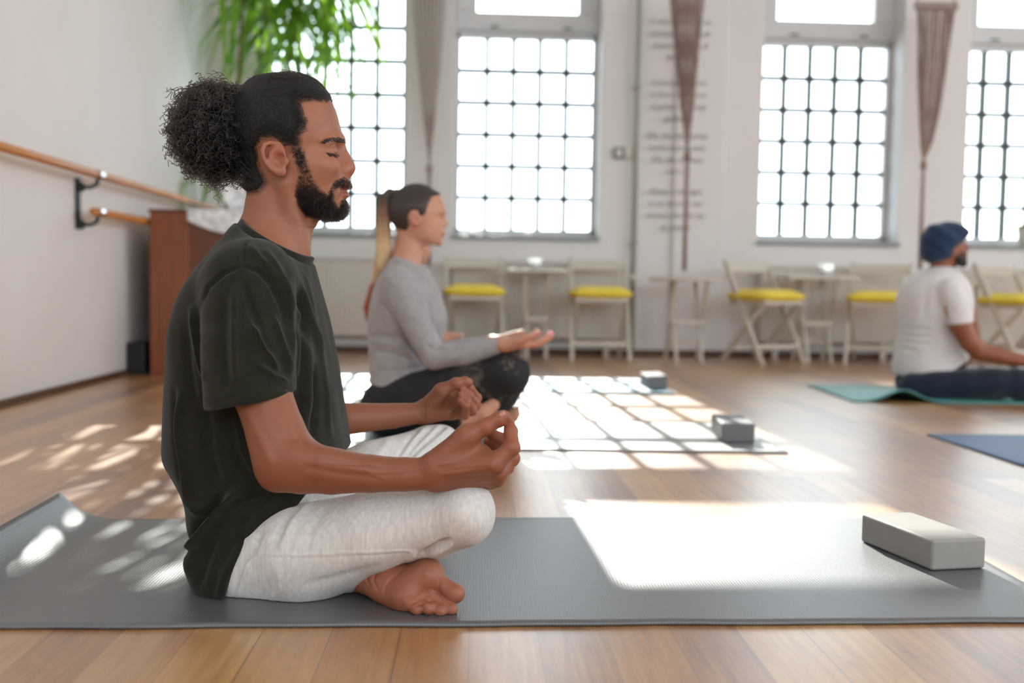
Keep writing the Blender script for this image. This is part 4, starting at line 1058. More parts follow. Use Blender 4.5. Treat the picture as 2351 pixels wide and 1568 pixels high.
# ------------------------------------------------------------------ the man in the navy turban
M_TEE = cloth_mat('white_cotton', srgb(228, 226, 228), .03, 30, (1, 1, 1), .2, 500, .2)
M_NAVY = cloth_mat('navy_cloth', srgb(34, 44, 62), .15, 30, (1, 1, 1), .25, 400, .25)
M_TURB = cloth_mat('navy_turban_cloth', srgb(36, 58, 88), .12, 24, (1, 1, 3), .3, 300, .3)
M_SKINB = skin_mat('brown_skin', srgb(150, 92, 66), srgb(120, 70, 60))
def turban_man():
    MT = 4.72
    p = lambda a, b, y=MT: PY(a, b, y)
    def t3(pts): return [PY(a, b, c) for a, b, c, r in pts], [q[3] for q in pts]
    F = Field((1.75, 4.25, -.002), (2.85, 5.10, .88), .0055)
    F.ell(p(2168, 560), (.085, .072, .085), .02); F.ell(p(2188, 578), (.062, .060, .075), .02, rotm(0, .35))
    F.path(*t3([(2218, 562, MT, .006), (2222, 572, MT-.005, .009)]), k=.012); F.ell(p(2208, 596), (.02, .03, .03), .02)
    F.ell(p(2191, 580, MT-.068), (.016, .009, .024), .006); F.ell(p(2214, 567, MT-.03), (.014, .014, .010), .01, op='s')
    F.path(*t3([(2165, 590, MT, .052), (2160, 625, MT, .055), (2150, 660, MT, .08), (2140, 840, MT, .09)]), k=.03)
    F.path(*t3([(2190, 690, 4.53, .050), (2205, 745, 4.50, .0485), (2226, 785, 4.49, .045), (2248, 806, 4.49, .042), (2300, 818, 4.47, .036), (2365, 832, 4.45, .027), (2410, 835, 4.45, .03)]), k=.03)
    F.path(*t3([(2215, 690, 4.90, .045), (2235, 800, 4.93, .04), (2330, 830, 4.95, .03)]), k=.03)
    F.path(*t3([(2206, 838, 4.80, .022), (2222, 822, 4.78, .026), (2236, 812, 4.78, .020)]), k=.015)
    for i in range(4): F.rc(p(2222-i*3, 818+i*4, 4.77), p(2212-i*4, 806+i*8, 4.75), .010, .008, .006)
    F.path(*t3([(2140, 860, MT, .08), (2120, 885, 4.6, .06), (2380, 878, 4.5, .05)]), k=.03)
    o, V = simple_person(F, 'person', M_SKINB, 'man in navy turban, white T-shirt and navy trousers sitting on the teal mat')
    x, y = PROJ(V); st = in_poly(x, y, [(2206, 578), (2226, 582), (2226, 620), (2190, 620), (2188, 604), (2196, 592)]) & (V[:, 2] > .56)
    o.data.attributes['stubble'].data.foreach_set('value', (st*.9).astype(np.float32))
    F = Field((1.75, 4.25, .02), (2.75, 5.12, .64), .0055)
    rows = [(612, 2178, 2138, .06), (626, 2198, 2112, .11), (648, 2214, 2084, .155), (675, 2222, 2070, .175), (720, 2222, 2066, .175), (775, 2214, 2067, .165), (815, 2212, 2061, .170), (845, 2208, 2057, .178), (872, 2204, 2060, .180)]
    z = [p(2140, r[0])[2] for r in rows]
    F.loft(z, [p(r[2], r[0])[0] for r in rows], [p(r[1], r[0])[0] for r in rows], [MT-r[3] for r in rows], [MT+r[3] for r in rows], 2.3, .012)
    F.poly([(p(a, b, 4.58)[0], p(a, b, 4.58)[2]) for a, b in [(1950, 500), (2400, 500), (2400, 830), (2215, 834), (2190, 846), (2160, 864), (2125, 870), (2090, 867), (1950, 862)]], .008)
    G = F.like(); q, r = t3([(2182, 668, 4.545, .058), (2196, 700, 4.52, .058), (2212, 775, 4.495, .060)]); G.path(q, r, k=.03)
    a, b = p(2176, 747, 4.5), p(2236, 737, 4.5); G.plane_cut(a, ((b-a)[2], 0, -(b-a)[0]), .003); F.merge(G, .02)
    V, Fc = F.mesh(2)
    L = [([(2068, 752), (2100, 757), (2140, 756)], 4, -.006), ([(2066, 768), (2105, 774), (2150, 772)], 4, -.007), ([(2066, 782), (2110, 790), (2150, 790)], 4, -.007), ([(2062, 800), (2110, 806)], 4, -.006), ([(2165, 690), (2172, 730), (2176, 760)], 4, -.008), ([(2130, 640), (2122, 700), (2120, 740)], 7, -.006), ([(2180, 800), (2170, 840)], 6, -.006)]
    V = folds(V, Fc, L, 480); link('t_shirt', V, Fc, M_TEE, o, True)
    F = Field((1.75, 4.20, -.002), (2.85, 5.2, .34), .006)
    F.ell(p(2120, 880, MT), (.12, .17, .085), .03)
    F.path(*t3([(2100, 888, 4.60, .072), (2220, 884, 4.52, .074), (2330, 880, 4.47, .070), (2410, 884, 4.45, .06)]), k=.04)
    F.path(*t3([(2400, 892, 4.46, .05), (2330, 900, 4.60, .045), (2250, 890, 4.75, .04)]), k=.04)
    F.path(*t3([(2130, 875, 4.86, .075), (2250, 870, 4.95, .065), (2350, 868, 5.0, .055), (2300, 880, 4.8, .05)]), k=.04)
    V, Fc = F.mesh(2); V[:, 2] = np.maximum(V[:, 2], .0065); N = normals(V, Fc); link('trousers', V+N*(vnoise(V, 30, 41)*.003)[:, None]*(V[:, 2:] > .02), Fc, M_NAVY, o, True)
    F = Field((1.80, 4.50, .54), (2.42, 4.95, .88), .0045)
    F.ell(p(2160, 556), (.097, .092, .096), .02, rotm(0, math.radians(12))); F.ell(p(2146, 578), (.062, .080, .058), .03); F.ell(p(2195, 536), (.072, .074, .046), .03, rotm(0, math.radians(28)))
    F.poly([(p(a, b, MT-.05)[0], p(a, b, MT-.05)[2]) for a, b in [(2090, 490), (2240, 490), (2233, 530), (2222, 546), (2206, 559), (2186, 572), (2183, 597), (2140, 608), (2090, 608)]], .012)
    V, Fc = F.mesh(2); N = normals(V, Fc); V = V+N*(np.sin((V[:, 0]*.6+V[:, 2])*75+np.sin(V[:, 0]*40))*.0022)[:, None]
    link('turban', V, Fc, M_TURB, o, True)
    F = Field((1.95, 4.55, .52), (2.45, 4.90, .72), .0045)
    F.path(*t3([(2196, 590, MT-.055, .010), (2202, 600, MT-.045, .016), (2210, 604, MT-.015, .020), (2210, 604, MT+.015, .020), (2202, 600, MT+.045, .014)]), k=.01)
    V, Fc = F.mesh(1); N = normals(V, Fc); link('beard', V+N*(vnoise(V, 300, 3)*.0015)[:, None], Fc, M_HAIRCAP, o, True)
turban_man()
# ------------------------------------------------------------------ the person almost hidden behind the woman
M_BLACKC = cloth_mat('black_cloth', srgb(24, 24, 26), .15, 30)
M_AUB = mat('auburn_hair', srgb(168, 82, 48), .5, .3, 3, .6, 1, (90, 90, 8))
def hidden_person():
    MH = 4.95
    p = lambda a, b, y=MH: PY(a, b, y)
    def t3(pts): return [PY(a, b, c) for a, b, c, r in pts], [q[3] for q in pts]
    F = Field((-.70, 4.6, -.002), (.35, 5.32, .86), .007)
    F.ell(p(948, 562), (.078, .070, .084), .02); F.ell(p(960, 582), (.055, .055, .066), .02); F.path(*t3([(984, 573, MH, .008), (987, 578, MH, .010)]), k=.012)
    F.path(*t3([(938, 595, MH, .046), (922, 630, MH, .055), (905, 800, MH, .08)]), k=.03)
    F.path(*t3([(900, 660, 4.80, .04), (935, 770, 4.76, .036), (1010, 780, 4.80, .026), (1030, 775, 4.83, .022)]), k=.02)
    F.path(*t3([(1020, 776, 4.82, .024), (1036, 773, 4.82, .022), (1054, 771, 4.82, .014), (1064, 771, 4.82, .009)]), k=.015)
    for i in range(3): F.rc(p(1044, 772, 4.81+i*.018), p(1062, 772+i, 4.80+i*.02), .010, .008, .006)
    o, V = simple_person(F, 'person', M_SKINF, 'person with long auburn hair, almost hidden behind the woman in the grey sweater')
    F = Field((-.72, 4.6, -.002), (.35, 5.32, .62), .007)
    rows = [(620, 945, 885, .09), (650, 960, 862, .15), (700, 972, 848, .165), (760, 970, 850, .155), (820, 965, 856, .165), (868, 965, 856, .18)]
    z = [p(910, r[0])[2] for r in rows]
    F.loft(z, [p(r[2], r[0])[0] for r in rows], [p(r[1], r[0])[0] for r in rows], [MH-r[3] for r in rows], [MH+r[3] for r in rows], 2.2, .012)
    F.path(*t3([(900, 660, 4.80, .052), (935, 770, 4.76, .046), (1005, 780, 4.80, .034)]), k=.03)
    V, Fc = F.mesh(2); link('black_top', V, Fc, M_BLACKC, o, True)
    F = Field((-.70, 4.5, -.002), (.40, 5.4, .34), .008)
    F.path(*t3([(900, 866, 4.86, .075), (985, 845, 4.75, .065), (1050, 824, 4.72, .055), (985, 868, 4.80, .045), (930, 878, 4.9, .045)]), k=.04); F.path(*t3([(900, 862, 5.05, .075), (1040, 826, 5.15, .055), (960, 862, 5.02, .045)]), k=.04)
    V, Fc = F.mesh(2); V[:, 2] = np.maximum(V[:, 2], .0065); link('leggings', V, Fc, M_BLACKC, o, True)
    F = Field((-.72, 4.75, .28), (-.15, 5.15, .86), .006)
    F.ell(p(946, 558), (.084, .078, .090), .02); F.path(*t3([(934, 566, MH, .055), (905, 622, MH, .050), (868, 665, MH, .045), (848, 705, MH, .030), (845, 732, MH, .014)]), k=.03)
    F.poly([(p(a, b)[0], p(a, b)[2]) for a, b in [(760, 480), (975, 480), (974, 540), (952, 548), (948, 585), (930, 600), (900, 660), (866, 760), (760, 760)]], .01)
    V, Fc = F.mesh(2); link('hair', V, Fc, M_AUB, o, True)
hidden_person()
# ------------------------------------------------------------------ furniture and fittings of the window wall
M_WHITE = mat('white_lacquer', srgb(208, 202, 190), .4, .03)
M_YEL = cloth_mat('yellow_cushion_cloth', srgb(244, 220, 76), .05, 20, (1, 1, 1), .2, 300, .2)
M_RAD = mat('radiator_enamel', srgb(222, 216, 208), .4, .02)
M_PIPE = mat('pipe_paint', srgb(160, 164, 150), .45, .05)
def radiator(x0, x1, label):
    e = empty('radiator', ((x0+x1)/2, 7.06, .12), label, 'radiator', 'panel radiators under the windows')
    n = int((x1-x0)/.033); b = MB(); y = 7.035
    def fn(u, v):
        x = x0+(x1-x0)*u; k = (x-x0)/.033 % 1
        return (x, y-.012*(1 if .25 < k < .75 else 0)-.003*math.cos(2*math.pi*k), .125+.53*v)
    b.grid(fn, n*8, 1); b.box(x0, x1, y+.002, y+.07, .125, .655)
    b.put('radiator_panel', M_RAD, e)
    MB().box(x0-.006, x1+.006, y-.022, y+.078, .655, .668).put('top_grille', M_RAD, e, bevel=.003)
    MB().tube([(x0-.05, y+.03, .02), (x0-.05, y+.03, .09), (x0+.02, y+.03, .14)], .010, 8).put('feed_pipe', M_PIPE, e, True)
    for x in (x0+.12, x1-.12): MB().box(x-.02, x+.02, y+.03, y+.05, .0, .125).put('foot', M_RAD, e)
radiator(-1.42, -.42, 'cream ribbed panel radiator under the leafy window next to the corner')
radiator(-.14, 1.07, 'cream ribbed panel radiator behind the table with the bright glass and the ringed ponytail woman')
radiator(2.05, 3.08, 'cream ribbed panel radiator right of the wall lettering, behind two yellow-cushioned chairs')
radiator(3.45, 4.60, 'cream ribbed panel radiator at the far right, behind the man in the turban')
def chair():
    e = empty('folding_chair', (0, 0, 0))
    for s in (-1, 1):
        MB().bar((s*.19, .17, .69), (s*.19, -.21, .0), .022, .034, (0, 1, 0)).put('back_post', M_WHITE, e, bevel=.004)
        MB().bar((s*.160, -.19, .415), (s*.160, .21, .0), .022, .034, (0, 1, 0)).put('leg', M_WHITE, e, bevel=.004)
    for z, h in ((.645, .07),):
        y = .17-.38*(.69-z)/.69; MB().box(-.182, .182, y-.010, y+.008, z-h/2, z+h/2).put('backrest', M_WHITE, e, bevel=.005)
    MB().box(-.172, .172, -.20, .14, .395, .425).put('seat', M_WHITE, e, bevel=.006)
    for z, y in ((.12, -.143), (.10, .113)): MB().box(-.18, .18, y-.008, y+.008, z-.014, z+.014).put('stretcher', M_WHITE, e, bevel=.003)
    F = Field((-.22, -.25, .40), (.22, .20, .50), .005)
    F.put((-.22, -.25, .40), (.22, .20, .50), lambda X, Y, Z: ((np.abs(X/.178)**5+np.abs((Y+.03)/.172)**5)**.2-1)*.10+np.maximum(np.abs((Z-.449)/.028)**1.6-1, -.9)*.02+.0*X, 0, 'u')
    V, Fc = F.mesh(2); c = link('cushion', V, Fc, M_YEL, e, True); c['label'] = 'yellow seat cushion'
    return e
c0 = chair()
def chair_at(px, Y, rz, label):
    o = c0 if 'label' not in c0 else copy_tree(c0)
    x = PY(px, 690, Y)[0]; o.location = (x, Y, 0); o.rotation_euler = (0, 0, rz)
    for ch in o.children: ch.matrix_parent_inverse = Matrix.Identity(4)
    tag(o, label, 'chair', 'white folding chairs with yellow cushions')
chair_at(1088, 6.72, .03, 'white folding chair with yellow cushion, right behind the woman in the grey sweater')
chair_at(1376, 6.68, -.04, 'white folding chair with yellow cushion beside the vertical wall pipe')
chair_at(1750, 6.62, .50, 'white folding chair with yellow cushion just right of the wall lettering')
chair_at(2018, 6.62, -.42, 'white folding chair with yellow cushion, partly behind the white T-shirt of the turbaned man')
chair_at(2328, 6.46, .45, 'white folding chair with yellow cushion, rightmost of the row, cut by the picture edge')
def table(px, Y, w, z, label, rnd=False, rz=0.):
    x = PY(px, 630, Y)[0]; e = empty('folding_table', (x, Y, 0), label, 'table', 'small white folding tables')
    b = MB()
    if rnd: b.lathe((x, Y, 0), [(.0, z-.022), (w/2, z-.022), (w/2+.004, z-.012), (w/2, z), (0, z)], 40, False)
    else: b.box(x-w/2, x+w/2, Y-.17, Y+.17, z-.022, z)
    b.put('tabletop', M_WHITE, e, bevel=0 if rnd else .006)
    l = w/2-.05
    for s in (-1, 1):
        MB().bar((x+s*l*.55, Y-.13, z-.022), (x+s*l*.55, Y+.13, 0), .02, .028, (0, 1, 0)).put('leg', M_WHITE, e, bevel=.003)
        MB().bar((x+s*l*.42, Y+.13, z-.022), (x+s*l*.42, Y-.13, 0), .02, .028, (0, 1, 0)).put('leg', M_WHITE, e, bevel=.003)
    MB().box(x-l*.56, x+l*.56, Y-.062, Y-.046, .255, .283).put('stretcher', M_WHITE, e, bevel=.003)
    MB().box(x-l*.5, x+l*.5, Y+.05, Y+.066, .12, .148).put('stretcher', M_WHITE, e, bevel=.003)
    return x, Y, z
def frosted():
    t = NT('frosted_glass'); d = t.n('ShaderNodeBsdfPrincipled'); d.inputs['Base Color'].default_value = (.9, .92, .93, 1); d.inputs['Roughness'].default_value = .2
    tr = t.n('ShaderNodeBsdfTranslucent'); tr.inputs[0].default_value = (.95, .96, .96, 1); m = t.n('ShaderNodeMixShader'); m.inputs[0].default_value = .6
    t.l(d.outputs[0], m.inputs[1]); t.l(tr.outputs[0], m.inputs[2]); t.l(m.outputs[0], t.out.inputs[0]); return t.m
M_GLS = frosted()
def glass(x, y, z, r, h, label, group):
    e = empty('tealight_glass', (x, y, z), label, 'candle glass', group)
    MB().lathe((x, y, z), [(r*.75, 0), (r, h), (r*.92, h), (r*.68, h*.12), (0, h*.12)], 20).put('glass', M_GLS, e, True)
    MB().lathe((x, y, z), [(r*.62, h*.13), (r*.66, h*.5), (0, h*.5)], 16).put('candle', M_WHITE, e, True)
tx = table(1232, 6.76, .40, .605, 'small white folding table under the second window, with a bright glass on it')
glass(tx[0]-.015, tx[1]-.02, tx[2]+.001, .050, .075, 'frosted tealight glass on the table under the second window', 'glasses on the small tables')
tx = table(1578, 6.62, .50, .562, 'round white folding table under the wall lettering, empty', True)
tx = table(1874, 6.74, .48, .590, 'small white folding table between two angled chairs, with a glass on it')
glass(tx[0]+.06, tx[1]-.02, tx[2]+.001, .052, .085, 'frosted tealight glass on the table between two angled chairs', 'glasses on the small tables')
tx = table(2205, 6.80, .34, .572, 'small white folding table right behind the face of the turbaned man')
for px, lab in ((1085, 'small tealight glass on the sill, left of the pair in the second window'), (1212, 'small tealight glass on the sill, right of the pair in the second window')):
    q = PY(px, 533, 7.22); glass(q[0], 7.22, ZS+.005, .028, .042, lab, 'glasses on the window sill')
# flower pot on the sill of the fourth window
q = PY(2352, 540, 7.22)
fp = empty('flower_pot', (q[0], 7.22, ZS+.005), 'white flowering plant in a white pot on the sill at the right edge', 'potted plant')
MB().lathe((q[0], 7.22, ZS+.005), [(.040, 0), (.058, .13), (.050, .13), (.045, .11), (0, .11)], 24).put('pot', M_WHITE, fp, True)
def leaf_mat(name, c, c2):
    t = NT(name); v = t.coords(); col = t.ramp(t.noise(v, 5, 3), [(.35, c), (.65, c2)])
    d = t.n('ShaderNodeBsdfPrincipled'); t.l(col, d.inputs['Base Color']); d.inputs['Roughness'].default_value = .4
    tr = t.n('ShaderNodeBsdfTranslucent'); t.l(t.mix(.5, col, srgb(150, 190, 30)), tr.inputs[0]); m = t.n('ShaderNodeMixShader'); m.inputs[0].default_value = .5
    t.l(d.outputs[0], m.inputs[1]); t.l(tr.outputs[0], m.inputs[2]); t.l(m.outputs[0], t.out.inputs[0]); return t.m
M_LEAF = leaf_mat('palm_leaf', srgb(74, 130, 44), srgb(136, 184, 62))
M_PETAL = leaf_mat('white_petal', srgb(236, 236, 230), srgb(246, 246, 240))
def strap(b, a, d, L, w, droop, k=9):
    "a long arching leaf"
    a = np.asarray(a, float); d = np.asarray(d, float); d = d/np.linalg.norm(d); sd = np.cross(d, [0, 0, 1.]); sd = sd/max(np.linalg.norm(sd), 1e-6); n0 = len(b.v)
    for i in range(k+1):
        t = i/k; p = a+d*L*t+np.array([0, 0, -droop*L*t*t]); ww = w*(math.sin(math.pi*min(1, t*.9+.12))**.6)*(1-t**4)+.0006
        for s, h in ((-1, .18), (0, 0), (1, .18)): b.v.append(tuple(p+sd*s*ww/2+np.array([0, 0, h*ww])))
    for i in range(k):
        for j in (0, 1): q = n0+i*3+j; b.f.append((q, q+1, q+4, q+3))
b = MB()
for i in range(26):
    a = rng.random()*6.28; strap(b, (q[0]+.02*math.cos(a), 7.22+.02*math.sin(a), ZS+.12), (math.cos(a), math.sin(a), 1+rng.random()), .09, .03, .5, 5)
b.put('leaves', M_LEAF, fp, True); b = MB()
for i in range(14):
    a = rng.random()*6.28; r = .06*rng.random()**.5; c = np.array([q[0]+r*math.cos(a), 7.22+r*math.sin(a), ZS+.20+.05*rng.random()])
    for k in range(5): strap(b, c, (math.cos(k*1.257), math.sin(k*1.257), .4), .02, .014, .2, 3)
b.put('blossoms', M_PETAL, fp, True)
# pipe, switches
x = PY(1459, 400, 7.10)[0]
pe = empty('heating_pipe', (x, 7.10, 0), 'grey-green vertical pipe on the wall between the second window and the lettering', 'pipe')
MB().tube([(x, 7.105, .0), (x, 7.105, 3.99)], .017, 14).put('pipe', M_PIPE, pe, True)
MB().lathe((x, 7.105, .545), [(.02, 0), (.028, .005), (.028, .035), (.02, .04)], 16).put('valve', M_RAD, pe, True)
for z in (.8, 1.9): MB().box(x-.024, x+.024, 7.09, YW, z, z+.02).put('bracket', M_PIPE, pe)
def plate(px, m, label):
    c = PY(px, 351, 7.13); e = empty('wall_switch', (c[0], YW, c[2]), label, 'switch', 'switches beside the pipe')
    MB().box(c[0]-.036, c[0]+.036, YW-.028, YW, c[2]-.04, c[2]+.04).put('housing', m, e, bevel=.006)
    MB().box(c[0]-.020, c[0]+.020, YW-.034, YW-.026, c[2]-.024, c[2]+.024).put('rocker', M_RAD, e, bevel=.004)
plate(1421, mat('grey_plastic', srgb(120, 124, 128), .4), 'dark grey wall switch, left of the pair beside the pipe')
plate(1446, M_RAD, 'white wall switch touching the vertical pipe')
# lettering
M_INK = mat('wall_lettering_ink', srgb(128, 124, 122), .8, .05)
TXT = [(50, ["To dance between the sea", "summer of long soft", "dreams waking in all", "She is free"]), (190, ["A small step and to that", "in silence a stronger wind", "to gentler ever songs", "gather in"]),
       (312, ["Oh, the sky comes", "breath inward quietly", "Oh, the stillness", "within it all"]), (440, ["Always in the light", "in our hearts to rest", "moment after the day", "in peace"])]
lt = empty('wall_lettering', PY(1560, 300, YW), 'four verses of grey italic lettering on the wall between the second and third windows', 'lettering')
for y0, lines in TXT:
    for i, s in enumerate(lines):
        cu = bpy.data.curves.new('verse_line', 'FONT'); cu.body = s; cu.align_x = 'CENTER'; cu.align_y = 'CENTER'; cu.shear = .3; cu.extrude = .0008; cu.materials.append(M_INK)
        k = {0: .46, 1: .46, 2: .45, 3: .24}[i]; c = PY(1563-y0*.03, y0+i*27.5, YW-.031)
        cu.size = .085; cu.size *= min(1.25, k/(len(s)*.085*.47))
        tmp = bpy.data.objects.new('verse_line', cu); COL.objects.link(tmp); bpy.context.view_layer.update()
        me = bpy.data.meshes.new_from_object(tmp.evaluated_get(bpy.context.evaluated_depsgraph_get())); bpy.data.objects.remove(tmp)
        o = bpy.data.objects.new('verse_line', me); COL.objects.link(o)
        if not me.materials: me.materials.append(M_INK)
        o.rotation_euler = (math.pi/2, 0, 0); o.location = (c[0], YW-.0315, c[2]); o.parent = lt; o.matrix_parent_inverse = Matrix.Translation(lt.location).inverted()
# hanging drapes of thin cords, gathered to a knot and a rope
M_CORD = cloth_mat('mauve_cord', srgb(150, 128, 120), .1, 30)
M_CORD2 = cloth_mat('pale_cord', srgb(160, 145, 139), .1, 30)
M_BARW = mat('dark_red_wood', srgb(104, 60, 52), .5, .1, 6)
def drape(pxl, pxr, knot, end, Y, m, label, bar_y=None, mk=None, ex_=.85):
    kx = PY(knot[0], knot[1], Y); e = empty('hanging_net', (kx[0], Y, kx[2]), label, 'net drape', 'net drapes hanging along the window wall')
    zt = ZC-.02; z0_ = PY(pxl, 0, Y)[2]; kk_ = 1/(1-(zt-z0_)/(zt-kx[2]))**.85
    l, r = PY(pxl, 0, Y), PY(pxr, 0, Y); zb = PY(pxl, bar_y, Y)[2] if bar_y is not None else None
    b = MB(); n = 26
    for layer in (-1, 1):
        for i in range(n):
            u = i/(n-1); x = l[0]+(r[0]-l[0])*u; y = Y+layer*(.035*math.sin(math.pi*u)+.004)
            top = zb if zb else zt; pts = []
            for t in np.linspace(0, 1, 9):
                g = (1-t)**ex_; z = top+(kx[2]-top)*t
                xx = kx[0]+(x-kx[0])*g*(1 if zb else min(kk_, .6+t*2.2+.25)); pts.append((xx+.003*math.sin(i*2.1+t*9), kx[1]+(y-kx[1])*g, z))
            b.tube(pts, .0032, 4, False)
    o = b.put('cords', m, e); 
    if zb:
        MB().bar((l[0]-.02, Y, zb+.02), (r[0]+.02, Y, zb+.02), .045, .05).put('wooden_bar', mk or M_BARW, e, bevel=.008)
        MB().tube([(l[0], Y, zb+.04), ((l[0]+r[0])/2, Y, ZC-.03)], .006, 6).put('sling', m, e); MB().tube([(r[0], Y, zb+.04), ((l[0]+r[0])/2, Y, ZC-.03)], .006, 6).put('sling', m, e)
    MB().lathe((kx[0], Y, kx[2]-.03), [(.008, -.03), (.022, -.01), (.026, .012), (.014, .04), (.010, .05)], 12).put('knot', m, e, True)
    ex = PY(end[0], end[1], Y); tb = MB()
    for s in (-1, 0, 1): tb.tube([(kx[0]+s*.007, Y+.003*s, kx[2]), (ex[0]+s*.007, Y-.003*s, ex[2])], .0075, 6)
    tb.put('rope', m, e, True)
drape(946, 1022, (986, 380), (985, 612), 6.95, M_CORD2, 'pale net drape between the first two windows, gathered behind the woman')
drape(1536, 1617, (1578, 350), (1571, 622), 6.60, M_CORD, 'brown net drape hanging in front of the wall lettering, its rope touching the round table', -20)
drape(2107, 2192, (2120, 372), (2112, 618), 6.75, M_CORD, 'brown net drape between the third and fourth windows, half sunlit', 20, M_CORD2, .55)

# ------------------------------------------------------------------ left side: bars, piano, plant
M_BARRE = mat('oiled_beech', srgb(196, 128, 66), .4, .12, 3, .05, 60, (8, 1, 8))
M_IRON = mat('black_iron', srgb(30, 36, 38), .45, .05, Metallic=.3)
M_CHROME = mat('chrome', srgb(220, 222, 224), .15, .02, Metallic=1.)
zb1 = PX(120, 370, -1.70)[2]
br = empty('ballet_barre', (-1.70, 4.6, 1.0), 'double wooden ballet barre on black iron brackets along the left wall', 'ballet barre')
def bz(px, py): return PX(px, py, -1.70)
h1 = bz(120, 371)[2]; h2 = bz(232, 489)[2]; y2 = bz(214, 486)[1]; yb = bz(238, 430)[1]
MB().tube([(-1.70, 1.2, h1), (-1.70, 6.95, h1)], .0185, 16).put('upper_bar', M_BARRE, br, True)
MB().tube([(-1.70, y2, h2), (-1.70, 6.95, h2)], .0185, 16).put('lower_bar', M_BARRE, br, True)
for y in (yb-.06, 6.75):
    MB().box(XL, XL+.014, y-.02, y+.02, h2-.075, h1-.015).put('wall_plate', M_IRON, br, bevel=.003)
    for h, kk in ((h1, 0), (h2, 0)):
        MB().tube([(XL+.01, y, h-.055), (-1.735, y, h-.055), (-1.712, y, h-.045), (-1.70, y, h-.012)], .009, 8).put('bracket_arm', M_IRON, br, True)
        MB().lathe((XL+.02, y, h-.075), [(.014, 0), (.018, .012), (.018, .028), (.014, .04)], 12).put('bracket_boss', M_IRON, br, True)
        g = MB(); t = [(-1.70+.023*math.cos(a), 0, h+.023*math.sin(a)) for a in np.linspace(0, 2*math.pi, 20)]
        for i in range(19): g.v += [(t[i][0], y-.022, t[i][2]), (t[i+1][0], y-.022, t[i+1][2]), (t[i+1][0], y+.022, t[i+1][2]), (t[i][0], y+.022, t[i][2])]; g.f.append((i*4, i*4+1, i*4+2, i*4+3))
        g.put('clamp', M_CHROME, br, True)
def wood_panel(name, c):
    t = NT(name); g = t.noise(t.coords((7, 7, .55)), 5, 6, .62); f = t.noise(t.coords((60, 60, 2)), 3, 3)
    t.bsdf(t.ramp(t.math('ADD', t.math('MULTIPLY', g, .8), t.math('MULTIPLY', f, .2)), [(.3, shade(c, .7)), (.7, shade(c, 1.2))]), .38); return t.m
M_PIANO = wood_panel('piano_walnut', srgb(136, 76, 44))
M_PIANOD = wood_panel('piano_walnut_dark', srgb(104, 58, 36))
pA = PZ(331, 862); py_ = pA[1]; px0 = -1.665; pz = PY(331, 479, py_)[2]
pn = empty('upright_piano', (px0+.3, py_+.6, 0), 'brown walnut upright piano standing against the left wall', 'piano')
xm = PY(434, 600, py_)[0]
MB().box(px0, xm, py_, py_+.03, .0, pz-.012).put('side_panel', M_PIANO, pn, bevel=.004)
MB().box(px0, xm, py_+1.32, py_+1.35, .0, pz-.012).put('side_panel', M_PIANO, pn, bevel=.004)
MB().box(px0-.008, xm+.012, py_-.008, py_+1.36, pz-.016, pz).put('lid', M_PIANOD, pn, bevel=.004)
MB().box(px0+.01, xm-.02, py_+.03, py_+1.32, .03, pz-.02).put('body', M_PIANOD, pn)
MB().box(xm-.02, xm, py_+.03, py_+1.32, .02, pz-.02).put('front_board', M_PIANOD, pn, bevel=.003)
xk = xm+.30
v = []; zc = PY(470, 515, py_)[2]
pr = [(xm-.002, pz-.03)]+[(xm+(xk-xm)*t, pz-.03-(pz-.03-.62)*(.30*t+.70*t*t*.4)) for t in np.linspace(.05, 1, 10)]+[(xk, .50), (xk-.05, .46), (xk-.10, .44), (xk-.12, .06), (xk-.02, .04), (xk-.02, 0), (xm-.002, 0)]
for y in (py_+.004, py_+1.318):
    k = len(pr); vv = [(a, y, z) for a, z in pr]+[(a, y+.028, z) for a, z in pr]
    f = [tuple(range(k)), tuple(range(2*k-1, k-1, -1))]+[(i, k+i, k+(i+1) % k, (i+1) % k) for i in range(k)]
    link('cheek', vv, f, M_PIANOD, pn, False, .003)
MB().box(xm, xk-.02, py_+.03, py_+1.32, .52, .56).put('key_bed', M_PIANOD, pn, bevel=.003)
MB().box(xm+.02, xk-.04, py_+.06, py_+1.29, .56, .585).put('keyboard', M_WHITE, pn, bevel=.003)
MB().box(-1.79, -1.70, py_+.02, py_+.20, 0, .17).put('speaker_box', M_IRON, None, bevel=.006)
tag(bpy.data.objects['speaker_box'], 'small black box on the floor in the gap between piano and left wall', 'speaker')
# lace cloth over the piano and a patterned plate on it
def lace_mat():
    t = NT('white_lace'); v = t.coords(); vo = t.n('ShaderNodeTexVoronoi'); vo.inputs['Scale'].default_value = 26; t.l(v, vo.inputs['Vector'])
    t.bsdf(t.ramp(vo.outputs['Distance'], [(.3, srgb(244, 244, 246)), (.7, srgb(206, 212, 216))]), .7, Sheen_Weight=.2); t.bump(vo.outputs['Distance'], .4, .006); return t.m
M_LACE = lace_mat()
cx0, cx1 = PY(436, 480, py_)[0]-.01, PY(600, 480, py_)[0]
b = MB()
def lace(u, v):
    x = cx0+(cx1-cx0)*u; d = .125*math.sin(math.pi*min(1, .12+u*.62))**.8
    if v < .45: return (x, py_-.0+.26-.275*(v/.45), pz+.004-.0*u)
    t = (v-.45)/.55; return (x, py_-.017-.006*math.sin(u*21)*t, pz+.004-d*t)
b.grid(lace, 40, 24)
o = b.put('lace_cloth', M_LACE, None, True); sm = o.modifiers.new('solid', 'SOLIDIFY'); sm.thickness = .004; sm.offset = 1
tag(o, 'white lace cloth draped over the front edge of the piano top', 'cloth')
M_PORC = lace_mat(); M_PORC.name = 'patterned_porcelain'
c = PY(534, 522, py_-.05); pl = MB(); K = 36
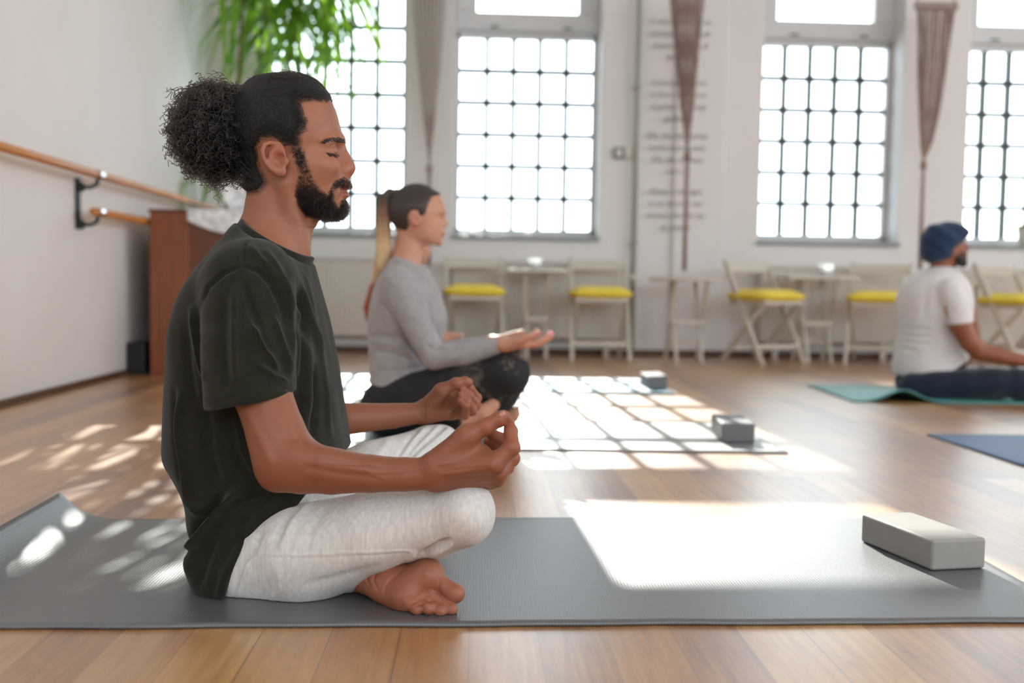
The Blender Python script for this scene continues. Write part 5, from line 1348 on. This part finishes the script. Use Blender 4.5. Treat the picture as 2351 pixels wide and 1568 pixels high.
for r, dpt in ((.0, .0), (.05, .0), (.075, .012), (.098, .02), (.098, .026), (.072, .018), (.048, .006), (0, .006)):
    for j in range(K):
        a = 2*math.pi*j/K; pl.v.append((c[0]+r*math.cos(a)*.8, py_+.06-dpt-.10*(r*math.sin(a)), pz+.006+.098+r*math.sin(a)))
for i in range(7):
    for j in range(K): a, bb = i*K+j, i*K+(j+1) % K; pl.f.append((a, bb, bb+K, a+K))
o = pl.put('plate', M_PORC, None, True); tag(o, 'white patterned plate standing on the piano behind the neck of the bearded man', 'plate')
# palm
PY_ = 6.25
pc = np.array([-1.48, 6.70, 0])
pp = empty('potted_palm', pc, 'tall green palm with long drooping leaves in front of the first window', 'potted plant')
MB().lathe(pc, [(.13, 0), (.17, .30), (.15, .30), (.145, .26), (0, .26)], 28).put('pot', mat('terracotta', srgb(150, 96, 70), .7), pp, True)
crowns = [PY(700, -40, 6.35), PY(610, 10, 6.45), PY(560, -60, 6.3), PY(760, -30, 6.45), PY(680, 60, 6.5), PY(540, 405, 6.3), PY(510, 418, 6.3)]
tr = MB()
for k, c in enumerate(crowns):
    s = pc+np.array([.05*math.cos(k*2), .05*math.sin(k*2), .26]); tr.tube([s, s*.5+c*.5+np.array([-.05, 0, .05]), c], [.016, .013, .008], 8)
tr.put('stems', mat('palm_stem', srgb(120, 110, 70), .7), pp, True)
b = MB(); R = np.random.default_rng(5)
for k, c in enumerate(crowns):
    for i in range(34 if k < 5 else 10):
        a = R.random()*6.28; el = R.random()*1.5-.35 if k < 5 else .2+R.random()*1.4
        strap(b, c+R.normal(size=3)*.05, (math.cos(a), math.sin(a)*.7, el), .38+.34*R.random(), .030+.018*R.random(), .55+.7*R.random(), 10)
for i in range(70):
    c = PY(560+240*R.random(), -60+190*R.random(), 6.3+.35*R.random()); a = R.random()*6.28
    strap(b, c, (math.cos(a)*.8, math.sin(a)*.4, -.2-.9*R.random()), .25+.3*R.random(), .028+.016*R.random(), .5, 8)
b.v = [(max(q[0], -1.775), min(q[1], 7.12), q[2]) for q in b.v]
b.put('foliage', M_LEAF, pp, True)
